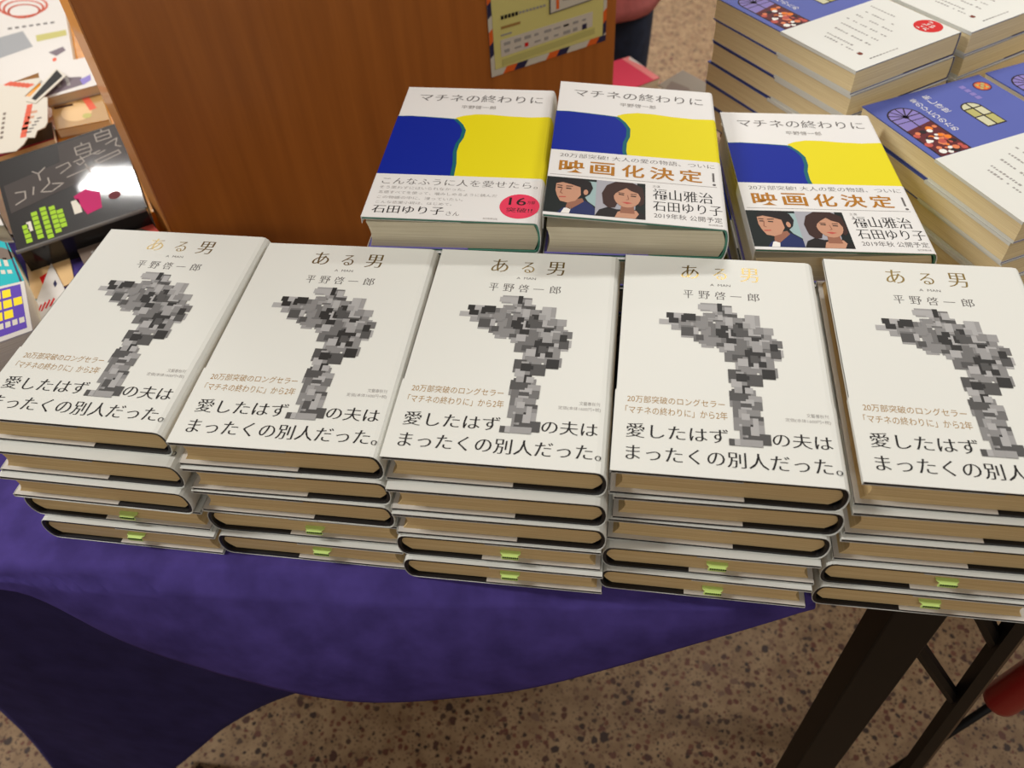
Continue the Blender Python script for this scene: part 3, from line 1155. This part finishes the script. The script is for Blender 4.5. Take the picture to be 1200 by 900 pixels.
for u, v0, v1 in ((.80, .545, .70), (.70, .560, .76), (.61, .575, .80), (.52, .575, .83), (.43, .60, .84), (.34, .62, .86), (.24, .64, .80), (.19, .66, .84)):
    v = v0
    while v < v1:
        h = random.uniform(.008, .016)
        if random.random() < .85:
            bp.rect(u, v, u + random.uniform(.012, .020), v + h, 'ink3', 0)
        v += h + .006
bp.disc(.200, .888, .020, .013, 'brown_p', 0, 10)
bp.poly([(.182, .885), (.188, .870), (.200, .880), (.214, .870), (.220, .886)], 'brown_p', 0)
for k in range(9):
    bp.rect(.20 + .03 * k, .945, .222 + .03 * k, .952, 'ink3' if k > 3 else 'ink2', 0)
bpA = Print()
bpA.items = list(bp.items)
bpA.disc(.880, .868, .100, .069, 'red_ink', 0, 36)
for r_, (a, b) in enumerate(((.80, .955), (.81, .945))):
    u = a
    while u < b - .02:
        w = random.uniform(.018, .03)
        for q in range(3):
            bpA.line([(u + random.uniform(0, w), .835 + .034 * r_ + random.uniform(0, .028)), (u + random.uniform(0, w), .835 + .034 * r_ + random.uniform(0, .028))], .006, 'white_ink', 1)
        u += w + .006
bk = dict(flap=('flap', 'flap'), bulge=0.0012, flapfrac=0.5, board=0.0005, over=0.0006, inset=0.0006)
blueA = make_book_meshes(.132, .190, BT2, 'peri', 'navy_case', 'pages_mid', p, .500, 'paper', bpA, **bk)
blueB = make_book_meshes(.132, .190, BT2, 'peri', 'navy_case', 'pages_mid', p, .500, 'paper', bp, **bk)
AB = 0.5068
PB = Vector((0.2954, 0.5485))


def corner_to_centre(P, a, du=0.0, dv=0.0):
    c, s = math.cos(a), math.sin(a)
    X, Y = .066 + du, .095 + dv
    return (P.x + c * X - s * Y, P.y + s * X + c * Y)


GB = 'blue books with church windows'
piles = [('left rear blue pile', P0, A2, 0.0, 0.0, 6, 1.036, blueA,
          'blue book with a red round seal on its white band'),
         ('right rear blue pile', P0, A2, 0.1375, -0.006, 6, 1.036, blueB,
          'blue book at the top edge, right of the one with the red seal'),
         ('near blue pile', PB, AB, 0.0, 0.0, 5, 0.944, blueB,
          'blue book with arched windows, top of the near pile beside the tilted yellow novel'),
         ('rightmost blue pile', PB, AB, 0.1375, 0.0, 5, 0.944, blueB,
          'blue book cut by the right frame edge, right of the near pile')]
random.seed(77)
protoB = {}
for nm, P, a, du, dv, n, sz, ms, top in piles:
    for k in range(n):
        j = 0 if k == 0 else random.uniform(-.004, .004)
        j2 = 0 if k == 0 else random.uniform(-.004, .003)
        x, y = corner_to_centre(P, a, du + j * .4, dv + j2)
        z = 0.72 + (n - 1 - k) * BT2 * sz
        lab = top if k == 0 else 'blue-jacketed book, %s from the top of the %s' % (('second', 'third', 'fourth', 'fifth', 'sixth')[k - 1], nm)
        rot = (0, 0, a + (0 if k == 0 else random.uniform(-.008, .008)))
        key = id(ms)
        if key in protoB:
            b = dup(protoB[key], (x, y, z), rot, lab)
        else:
            b = protoB[key] = book_from(ms, 'hardcover_book', lab, (x, y, z), rot, GB, {'paper_band': 'white paper band around the lower half'})
        b.scale = (1, 1, sz)


# ================================================================== LEFT: magazines and cards
def quad_item(name, label, cat, q, z0, z1, cover, art=None, edge='pages_pale', parts=None, group=None, cover_name='cover'):
    """a flat publication on the four corners q (far-left, far-right, near-right, near-left): leaves between two covers"""
    cx, cy = sum(a for a, b in q) / 4, sum(b for a, b in q) / 4
    t = thing(name, label, cat, (cx, cy, z0), (0, 0, 0), group)
    h = z1 - z0
    loc = [(a - cx, b - cy) for a, b in q]
    ins = [(a * .985, b * .985) for a, b in loc]
    ct = min(0.0012, h * .25)

    def fn(u, v, l):
        top = (loc[0][0] + (loc[1][0] - loc[0][0]) * u, loc[0][1] + (loc[1][1] - loc[0][1]) * u)
        bot = (loc[3][0] + (loc[2][0] - loc[3][0]) * u, loc[3][1] + (loc[2][1] - loc[3][1]) * u)
        return (top[0] + (bot[0] - top[0]) * v, top[1] + (bot[1] - top[1]) * v, h + 0.0001 + 0.00005 * l)
    if h > 0.004:
        m1 = MB()
        m1.prism(ins, ct, h - ct)
        m1.build('page_block', [edge], t)
        m2 = MB()
        m2.prism(loc, 0, ct)
        m2.build('back_cover', [cover], t)
    m3 = MB()
    m3.prism(loc, h - ct if h > 0.004 else 0, h)
    mats = [cover]
    if art:
        art.emit(m3, mats, fn)
    m3.build('front_cover' if h > 0.004 else 'sheet', mats, t)
    return t


GMAG = None
M['mag_white'] = mat('white_magazine_cover', (204, 199, 192), 0.4, coat=0.1)
M['mag_grey'] = mat('grey_photo_print', (148, 150, 152), 0.35, coat=0.2)
M['mag_purple'] = mat('grey_purple_print', (116, 104, 112), 0.4)
M['mag_tan'] = mat('tan_picture_print', (176, 138, 84), 0.35, coat=0.3)
M['mag_brown'] = mat('dark_brown_print', (62, 34, 26), 0.4)
M['crimson'] = mat('crimson_print', (140, 20, 56), 0.35, coat=0.4)
M['taupe'] = mat('taupe_print', (116, 102, 92), 0.45)
M['buff'] = mat('buff_card', (214, 178, 126), 0.55)
M['teal'] = mat('teal_print', (38, 170, 176), 0.45)
M['violet'] = mat('violet_print', (92, 66, 168), 0.4)
M['yel_txt'] = mat('yellow_print', (236, 214, 44), 0.4)
M['rosy'] = mat('pale_rose_print', (222, 130, 128), 0.5)
M['rosy2'] = mat('rose_red_print', (206, 66, 88), 0.5)
M['chalk'] = mat('pale_grey_brush_print', (158, 150, 140), 0.5, spec=0.2)
M['lime'] = mat('lime_print', (150, 190, 40), 0.35)
M['salmon'] = mat('salmon_print', (214, 96, 70), 0.4)
M['magenta'] = mat('magenta_print', (176, 24, 92), 0.35)

a = Print()
for i, r in enumerate((.20, .165, .13)):                     # loops of an orange coil
    for k in range(24):
        t0, t1 = 2 * PI * k / 24, 2 * PI * (k + 1) / 24
        a.line([(.66 + r * math.cos(t0), .28 + .6 * r * math.sin(t0) + .03 * i), (.66 + r * math.cos(t1), .28 + .6 * r * math.sin(t1) + .03 * i)], .020, 'salmon', i)
a.line([(.46, .32), (.25, .30)], .014, 'salmon', 1)
a.rect(.0, .05, .30, .16, 'peri', 0)
a.poly([(.10, .62), (.62, .56), (.68, .74), (.10, .80)], 'mag_grey', 0)
a.rect(.72, .63, .98, .70, 'olive', 0)
for k in range(7):
    a.rect(.50 + .06 * k, .505, .535 + .06 * k, .525, 'ink2', 0)
a.poly([(.80, .84), (.93, .82), (.95, .87), (.86, .90)], 'mag_purple', 0)
a.disc(.84, .93, .02, .02, 'salmon', 0, 8)
quad_item('magazine', 'white magazine with an orange coil drawing, at the far left back', 'magazine',
          [(-1.0899, 1.1965), (-0.8828, 1.1925), (-0.7356, 0.9544), (-0.8306, 0.8393)], .72, .732, 'mag_white', a)
a = Print()
a.poly([(.05, .95), (.30, .30), (.52, .55), (.72, .62), (.70, .88)], 'mag_purple', 0)
a.rect(.28, .42, .34, .78, 'ink3', 1)
a.rect(.44, .50, .50, .80, 'ink3', 1)
a.poly([(.68, .70), (.88, .62), (.86, .80), (.70, .90)], 'lav', 1)
quad_item('magazine', 'small white magazine with a grey mountain picture overlapping the coil magazine', 'magazine',
          [(-0.755, 0.9086), (-0.6998, 0.9404), (-0.6483, 0.871), (-0.7047, 0.8312)], .7325, .744, 'mag_white', a)
a = Print()
a.disc(.45, .62, .30, .26, 'buff', 0, 20)
a.rect(.05, .10, .50, .32, 'buff', 0)
a.poly([(.58, .10), (.72, .10), (.84, .62), (.70, .66)], 'salmon', 1)
a.disc(.56, .20, .05, .07, 'lime', 1, 10)
a.disc(.62, .78, .09, .07, 'olive', 1, 10)
a.rect(.05, .36, .42, .42, 'mag_brown', 1)
quad_item('picture_book', 'tan picture book with a red label, behind the glossy black book', 'book',
          [(-0.7183, 0.859), (-0.6662, 0.8868), (-0.613, 0.8095), (-0.667, 0.7839)], .72, .732, 'mag_tan', a)
a = Print()
a.disc(.5, .42, .08, .05, 'rosep', 0, 8)
a.rect(.40, .60, .60, .63, 'rosep', 0)
quad_item('paperback', 'narrow dark brown book between the tan picture book and the wooden panel', 'book',
          [(-0.6484, 0.8943), (-0.6358, 0.9032), (-0.5612, 0.777), (-0.5857, 0.7876)], .72, .728, 'mag_brown', a)
quad_item('paperback', 'crimson and black book half hidden under the price cards', 'book',
          [(-0.7521, 0.7557), (-0.682, 0.8007), (-0.660, 0.7661), (-0.7235, 0.7095)], .72, .732, 'crimson',
          (lambda q: (q.poly([(.55, 0), (1, 0), (1, 1), (.45, .9)], 'gloss_black', 0), q)[1])(Print()))
# glossy black book
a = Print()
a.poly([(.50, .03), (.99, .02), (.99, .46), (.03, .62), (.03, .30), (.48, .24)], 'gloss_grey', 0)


def stroke(pts, w=.010, m='chalk'):
    a.line([(u, v * .8 - .03) for u, v in pts], min(w, .011), m, 2, 1.0)


for du, dv, s in ((.80, .10, .12), (.62, .20, .12)):          # brush-lettered signs in a column
    stroke([(du, dv), (du + s, dv), (du + s, dv + s), (du, dv + s), (du, dv)])
    stroke([(du, dv + s / 2), (du + s, dv + s / 2)])
    stroke([(du + s / 2, dv - .04), (du + s / 2, dv)])
stroke([(.86, .30), (.96, .26), (.93, .36), (.97, .40)])
stroke([(.74, .30), (.72, .36), (.78, .40), (.84, .38)])
stroke([(.58, .40), (.80, .36)], .016)
stroke([(.64, .35), (.66, .44), (.62, .47), (.60, .43)])
stroke([(.74, .48), (.94, .44), (.95, .49), (.76, .53), (.74, .48)], .016)
stroke([(.50, .58), (.72, .54)], .016)
stroke([(.66, .48), (.68, .62)], .012)
stroke([(.26, .34), (.30, .40), (.36, .34)])
stroke([(.30, .40), (.30, .50)])
stroke([(.44, .40), (.54, .38), (.55, .44), (.46, .50)])
stroke([(.36, .50), (.36, .58), (.28, .66), (.36, .70), (.46, .64), (.38, .60)], .016)
stroke([(.10, .56), (.17, .58), (.16, .68), (.08, .72)], .016)
stroke([(.24, .56), (.22, .66)])
for u, v0, v1 in ((.08, .78, .94), (.165, .68, .94), (.235, .66, .95), (.30, .68, .95), (.35, .74, .92)):
    v = v0
    while v < v1:
        a.rect(u, v, u + .045, v + .040, 'lime', 2)
        v += .048
a.rect(.115, .76, .15, .86, 'offwhite', 2)
a.poly([(.50, .66), (.60, .62), (.70, .70), (.68, .86), (.56, .88)], 'magenta', 2)
a.rect(.47, .70, .53, .84, 'offwhite', 2)
a.disc(.80, .78, .05, .04, 'maroon', 2, 10)
t = quad_item('hardcover_book', 'glossy shrink-wrapped black book with pale brush lettering beside the wooden panel', 'book',
              [(-0.680, 0.6865), (-0.5799, 0.7757), (-0.4726, 0.6210), (-0.5693, 0.5452)], .72, .748, 'gloss_black', a, edge='gloss_black')
mb = MB()                                                     # welded seam of the wrapping along the near edge
mb.tube([(-0.5693 + .57545 - .001, 0.5452 - .6571 - .001, .0265), (-0.4726 + .57545 - .001, 0.6210 - .6571 - .001, .0265)], 0.0020, 8)
mb.build('wrapping_seam', ['wrap_edge'], t)
a = Print()
for k in range(14):
    a.rect(.14 + .05 * k, .20, .175 + .05 * k, .27, 'ink3', 0)
for k in range(4):
    a.rect(.14 + .06 * k, .45, .18 + .06 * k, .52, 'buff', 0)
a.poly([(.80, 0), (1, 0), (1, .5), (.92, .4)], 'rosep', 0)
quad_item('paperback', 'taupe grey book with pale lettering in front of the glossy black book', 'book',
          [(-0.5341, 0.5763), (-0.4790, 0.6255), (-0.4450, 0.593), (-0.4897, 0.5247)], .7201, .7275, 'taupe', a)
a = Print()
for k in range(6):
    a.rect(.10 + .14 * k, .08, .125 + .14 * k, .40, 'goldtxt', 0)
a.poly([(.25, .62), (.55, .58), (.52, .80), (.30, .84)], 'red_ink', 0)
quad_item('card', 'buff card with a small red picture left of the first white stack', 'card',
          [(-0.5923, 0.5729), (-0.5632, 0.6011), (-0.5183, 0.5361), (-0.5454, 0.5066)], .7201, .7215, 'buff', a)
a = Print()
for k in range(4):
    a.poly([(.30 + .13 * k, .62 - .1 * k), (.38 + .13 * k, .60 - .1 * k), (.40 + .13 * k, .76 - .1 * k), (.32 + .13 * k, .80 - .1 * k)], 'red_ink', 0)
a.rect(.25, .85, .45, .97, 'yel_txt', 0)
a.rect(.42, .10, .56, .18, 'navy', 0)
quad_item('card', 'white card with slanting red lettering on the buff card', 'card',
          [(-0.555, 0.5598), (-0.5166, 0.5186), (-0.5138, 0.4623), (-0.5319, 0.4764)], .7217, .7227, 'mag_white', a)
a = Print()
a.disc(.80, .30, .22, .14, 'taupe', 0, 18)
a.rect(.62, .42, .70, .58, 'offwhite', 0)
a.rect(.76, .40, .84, .58, 'offwhite', 0)
for k in range(5):
    a.rect(.30 + .12 * k, .66, .38 + .12 * k, .74, 'offwhite', 0)
a.rect(.93, .0, .97, 1, 'navy', 0)
quad_item('paperback', 'teal book at the left frame edge behind the violet booklet', 'book',
          [(-0.6422, 0.573), (-0.5895, 0.5600), (-0.5380, 0.5030), (-0.590, 0.4866)], .7201, .745, 'teal', a)
quad_item('paperback', 'plain white book corner at the left frame edge beside the glossy black book', 'book',
          [(-0.7345, 0.6845), (-0.6937, 0.6756), (-0.6135, 0.5904), (-0.6591, 0.583)], .7201, .742, 'mag_white', None)
a = Print()
a.rect(.05, .05, .93, .92, 'violet', 0)
for r_, (v0, n) in enumerate(((.10, 4), (.30, 5), (.50, 4))):
    for k in range(n):
        a.rect(.10 + .17 * k, v0, .24 + .17 * k, v0 + .15, 'yel_txt', 1)
for k in range(4):
    a.rect(.50 + .11 * k, .70, .58 + .11 * k, .80, 'offwhite', 1)
a.disc(.25, .72, .12, .12, 'skin_print', 1, 14)
quad_item('booklet', 'violet booklet with yellow lettering and white margin at the left frame edge', 'booklet',
          [(-0.5802, 0.4799), (-0.5362, 0.502), (-0.4931, 0.4409), (-0.535, 0.4088)], .7201, .750, 'mag_white', a)

# jagged handwritten price card and its black tag, lying over the magazines
t = thing('shop_card', 'white jagged shop card with red brush lettering lying over the magazines', 'card', (-0.713, 0.784, .7485))
mb = MB()
PC = [(-0.7795, 0.849), (-0.7301, 0.8723), (-0.7232, 0.8661), (-0.7232, 0.8265), (-0.6928, 0.8258), (-0.6624, 0.771), (-0.6595, 0.76),
      (-0.6647, 0.7525), (-0.6599, 0.7384), (-0.668, 0.738), (-0.6651, 0.724), (-0.6663, 0.7102), (-0.69, 0.702)]
PC = [(x + .013, y - .014) for x, y in PC]
mb.prism([(x + .70, y - .77) for x, y in PC], 0, 0.0010, 0)
random.seed(2)


def cp(x, y, w, h, a_, mi):
    c, s = math.cos(a_), math.sin(a_)
    z = 0.0011
    pts = [(x + dx * c - dy * s + .70, y + dx * s + dy * c - .77, z) for dx, dy in ((-w, -h), (w, -h), (w, h), (-w, h))]
    mb.add(pts, [(0, 1, 2, 3)], mi)


for k in range(6):
    f_ = k / 5
    cp(-0.722 + .026 * f_, 0.762 - .052 * f_, .0046, .0040, -1.1, 1)
    cp(-0.712 + .026 * f_, 0.772 - .050 * f_, .0030, .0016, -1.1, 4)
for k in range(8):
    f_ = k / 7
    cp(-0.6905 + .028 * f_, 0.790 - .062 * f_, .0052, .0032, -1.1, 1)
for k in range(6):
    f_ = k / 5
    cp(-0.748 + .030 * f_, 0.842 - .004 * f_, .0032, .0052, -.5, 1)
for k in range(5):
    f_ = k / 4
    cp(-0.664 + .004 * f_, 0.765 - .030 * f_, .0016, .0026, -1.1, 2)
for k in range(4):
    cp(-0.678 + .003 * k, 0.778 - .012 * k, .0030, .0036, -1.1, 3)
mb.build('sheet', ['offwhite', 'salmon', 'ink2', 'skin_print', 'taupe'], t)
tg = MB()
for q, mi, z0_, z1_ in (([(-0.7005, 0.800), (-0.7060, 0.8813), (-0.6829, 0.8637), (-0.6855, 0.7964)], 0, .0012, .0018),
                        ([(-0.6965, 0.806), (-0.7024, 0.8768), (-0.6869, 0.8617), (-0.6895, 0.8024)], 1, .0018, .0021)):
    tg.prism([(x + .70, y - .77) for x, y in q], z0_, z1_, mi)
o = tg.build('black_tag', ['offwhite', 'ink'], t)
o['label'] = 'black strip with white margin'

# ================================================================== BEHIND: small stand with two magazines
st = thing('pedestal', 'small dark display stand behind the middle yellow novel', 'stand', (0.03, 1.185, 0), (0, 0, math.radians(-22)))
mb = MB()
mb.box(-.062, .062, -.034, .034, .565, .58)
mb.build('stand_top', ['panel'], st)
mb = MB()
mb.box(-.02, .02, -.02, .02, .02, .565)
mb.build('stand_post', ['black_metal'], st)
mb = MB()
mb.box(-.08, .08, -.05, .05, 0, .02)
mb.build('stand_base', ['black_metal'], st, bevel=.003)
a = Print()
a.poly([(.80, .0), (1, 0), (1, 1), (.86, 1)], 'rosy', 0)
a.poly([(.90, .10), (1, .0), (1, .5)], 'mag_white', 1)
quad_item('magazine', 'pink and white magazine on the small stand behind the middle yellow novel', 'magazine',
          [(-0.0729, 1.2187), (-0.0114, 1.2601), (0.0359, 1.1932), (-0.0233, 1.1416)], .58, .60, 'rosy2', a)
M['dusk'] = mat('grey_brown_cover', (124, 112, 94), 0.5)
a = Print()
a.poly([(.0, .2), (.4, .1), (.5, .5), (.1, .8)], 'taupe', 0)
quad_item('magazine', 'grey-brown magazine on the small stand beside the pink one', 'magazine',
          [(0.0329, 1.170), (0.0704, 1.2186), (0.128, 1.1557), (0.0878, 1.1073)], .58, .60, 'dusk', a)

# rod with red handle leaning at the right
rd = thing('red_handled_rod', 'thin black rod with a red grip leaning beside the table post', 'tool', (0.34, 0.37, 0))
d0, d1 = Vector((0.0, 0.0, 0.0)), None
A_ = Vector((0.365 - .34, 0.36 - .37, 0.283))
B_ = Vector((0.383 - .34, 0.36 - .37, 0.392))
D_ = (B_ - A_).normalized()
foot = A_ - D_ * (A_.z / D_.z)
mb = MB()
mb.tube([foot, B_ + D_ * .012], 0.0042, 10)
mb.build('rod', ['black_metal'], rd, smooth=True)
mb = MB()
mb.tube([B_ + D_ * .008, B_ + D_ * .013, B_ + D_ * .020, B_ + D_ * .07, B_ + D_ * .12, B_ + D_ * .128], [0.011, 0.0155, 0.0165, 0.0168, 0.0160, 0.011], 18)
mb.build('grip', ['red_plastic'], rd, smooth=True)


# ================================================================== PERSON behind the panel
def skin(name, nodes, edges, material, parent=None, sub=2, root=0):
    me = bpy.data.meshes.new(name)
    me.from_pydata([n_[0] for n_ in nodes], edges, [])
    o = bpy.data.objects.new(name, me)
    COL.objects.link(o)
    o.modifiers.new('skin', 'SKIN')
    sv = me.skin_vertices[0].data
    for i, n_ in enumerate(nodes):
        r = n_[1]
        sv[i].radius = (r, r) if not isinstance(r, tuple) else r
    sv[root].use_root = True
    ss = o.modifiers.new('sub', 'SUBSURF')
    ss.levels = ss.render_levels = sub
    bpy.context.view_layer.update()
    dg = bpy.context.evaluated_depsgraph_get()
    m2 = bpy.data.meshes.new_from_object(o.evaluated_get(dg))
    o.modifiers.clear()
    o.data = m2
    bpy.data.meshes.remove(me)
    m2.name = name
    m2.materials.clear()
    m2.materials.append(material)
    m2.polygons.foreach_set('use_smooth', [True] * len(m2.polygons))
    if parent:
        o.parent = parent
    return o


M['skin'] = mat('skin', (214, 168, 138), 0.55)
M['hair'] = mat('black_hair', (28, 22, 20), 0.5, var=0.2, vscale=200)
M['tunic'] = mat('dusty_pink_knit', (206, 120, 118), 0.85, var=0.08, vscale=90)
M['jeans'] = mat('dark_navy_denim', (30, 40, 62), 0.85, var=0.25, vscale=60)
M['shoe'] = mat('dark_shoe', (40, 36, 36), 0.5)
M['eye'] = mat('dark_eye', (24, 18, 16), 0.3)
M['lip'] = mat('lip', (176, 96, 92), 0.5)
pe = thing('person', 'person in a long dusty pink top and dark jeans standing behind the wooden panel', 'person', (-0.122, 1.47, 0), (0, 0, 0))
SX = 0.074
nodes = [((0, 0, .80), .085), ((0, 0.0, .95), .085), ((0, 0, 1.12), .092), ((0, 0, 1.21), .066), ((0, -.005, 1.28), .042), ((0, -.012, 1.34), .045),
         ((0, -.02, 1.42), .082), ((0, -.012, 1.50), .068)]
edges = [(i, i + 1) for i in range(7)]
for s in (-1, 1):
    b = len(nodes)
    nodes += [((s * SX, 0, .74), .062), ((s * SX, .0, .58), .062), ((s * SX, -.008, .42), .048), ((s * SX, .012, .28), .048), ((s * SX, .012, .10), .030),
              ((s * SX, .0, .035), .030), ((s * SX, -.10, .022), .026)]
    edges += [(0, b)] + [(b + i, b + i + 1) for i in range(6)]
    c = len(nodes)
    nodes += [((s * .145, 0, 1.195), .040), ((s * .178, .02, .99), .036), ((s * .115, -.165, .965), .025), ((s * .105, -.19, .955), .023), ((s * .095, -.215, .945), .026)]
    edges += [(3, c)] + [(c + i, c + i + 1) for i in range(4)]
    hnd = c + 4
    for k in range(4):
        f = len(nodes)
        fx = s * .095 + (k - 1.5) * .017
        ln = (.026, .030, .028, .021)[k]
        nodes += [((fx, -.238, .936), .0085), ((fx, -.238 - ln * .9, .936 - ln * .4), .0078), ((fx, -.238 - ln * 1.3, .936 - ln * 1.3), .0068)]
        edges += [(hnd, f), (f, f + 1), (f + 1, f + 2)]
    f = len(nodes)
    nodes += [((s * .095 - s * .030, -.212, .950), .0095), ((s * .095 - s * .036, -.236, .938), .008)]
    edges += [(hnd - 1, f), (f, f + 1)]
skin('body', nodes, edges, M['skin'], pe)
# face
mb = MB()
mb.tube([(0, -.098, 1.432), (0, -.115, 1.402), (0, -.098, 1.395)], [.006, .011, .006], 10)
mb.build('nose', ['skin'], pe, smooth=True)
for s in (-1, 1):
    mb = MB()
    mb.tube([(s * .030 - .012, -.090, 1.435), (s * .030, -.097, 1.437), (s * .030 + .012, -.090, 1.435)], [.002, .006, .002], 10)
    mb.build('eye', ['eye'], pe, smooth=True)
    mb = MB()
    mb.tube([(s * .080, -.010, 1.445), (s * .088, -.005, 1.425), (s * .080, -.012, 1.395)], [.008, .013, .006], 10)
    mb.build('ear', ['skin'], pe, smooth=True)
mb = MB()
mb.tube([(-.022, -.090, 1.368), (0, -.097, 1.367), (.022, -.090, 1.368)], [.002, .007, .002], 10)
mb.build('mouth', ['lip'], pe, smooth=True)
hn = [((0, .03, 1.44), .088), ((0, .005, 1.50), .080), ((0, -.045, 1.515), .050), ((0, .06, 1.36), .070), ((0, .065, 1.27), .055), ((.07, .01, 1.42), .035), ((.075, .0, 1.33), .026),
      ((-.07, .01, 1.42), .035), ((-.075, .0, 1.33), .026)]
skin('hair', hn, [(0, 1), (1, 2), (0, 3), (3, 4), (0, 5), (5, 6), (0, 7), (7, 8)], M['hair'], pe)
jn = [((0, 0, .82), .088)]
je = []
for s in (-1, 1):
    b = len(jn)
    jn += [((s * SX, 0, .74), .070), ((s * SX, .0, .58), .080), ((s * SX, -.008, .42), .068), ((s * SX, .010, .28), .058), ((s * SX, .012, .13), .050), ((s * SX, .012, .09), .050)]
    je += [(0, b)] + [(b + i, b + i + 1) for i in range(5)]
skin('jeans', jn, je, M['jeans'], pe)
# tunic: lathed body with sleeves
mb = MB()
prof = [(.607, .156, .128), (.625, .155, .128), (.70, .154, .130), (.82, .152, .132), (.95, .146, .126), (1.08, .152, .124), (1.17, .160, .112), (1.225, .135, .092), (1.262, .088, .072), (1.285, .058, .060)]
nseg = 32
vs = []
for (z, rx, ry) in prof:
    for k in range(nseg):
        a_ = 2 * PI * k / nseg
        w = 1 + 0.025 * math.sin(7 * a_) * max(0, (1.0 - z) / .4)
        vs.append((rx * w * math.cos(a_), ry * w * math.sin(a_), z))
fs = [(i * nseg + k, i * nseg + (k + 1) % nseg, (i + 1) * nseg + (k + 1) % nseg, (i + 1) * nseg + k) for i in range(len(prof) - 1) for k in range(nseg)]
mb.add(vs, fs)
for s in (-1, 1):
    mb.tube([(s * .085, 0, 1.205), (s * .125, 0, 1.195), (s * .152, .002, 1.165), (s * .168, .010, 1.09), (s * .176, .016, 1.03), (s * .176, .008, .995), (s * .165, -.03, .978), (s * .145, -.09, .972), (s * .122, -.146, .968)], [.056, .060, .060, .055, .052, .052, .048, .041, .036], 16)
o = mb.build('tunic', ['tunic'], pe, smooth=True)
so = o.modifiers.new('thick', 'SOLIDIFY')
so.thickness = .004
so.offset = 1
for s in (-1, 1):
    mb = MB()
    vs = []
    prof = [(.0, .040, .115), (.012, .043, .120), (.045, .040, .105), (.075, .034, .055)]
    for (z, rx, ry) in prof:
        for k in range(20):
            a_ = 2 * PI * k / 20
            vs.append((s * SX + rx * math.cos(a_), -.045 + (0.045 if z > .07 else 0) + ry * math.sin(a_), z))
    fs = [(i * 20 + k, i * 20 + (k + 1) % 20, (i + 1) * 20 + (k + 1) % 20, (i + 1) * 20 + k) for i in range(3) for k in range(20)]
    fs += [tuple(range(19, -1, -1)), tuple(range(60, 80))]
    mb.add(vs, fs)
    mb.build('shoe', ['shoe'], pe, smooth=True)
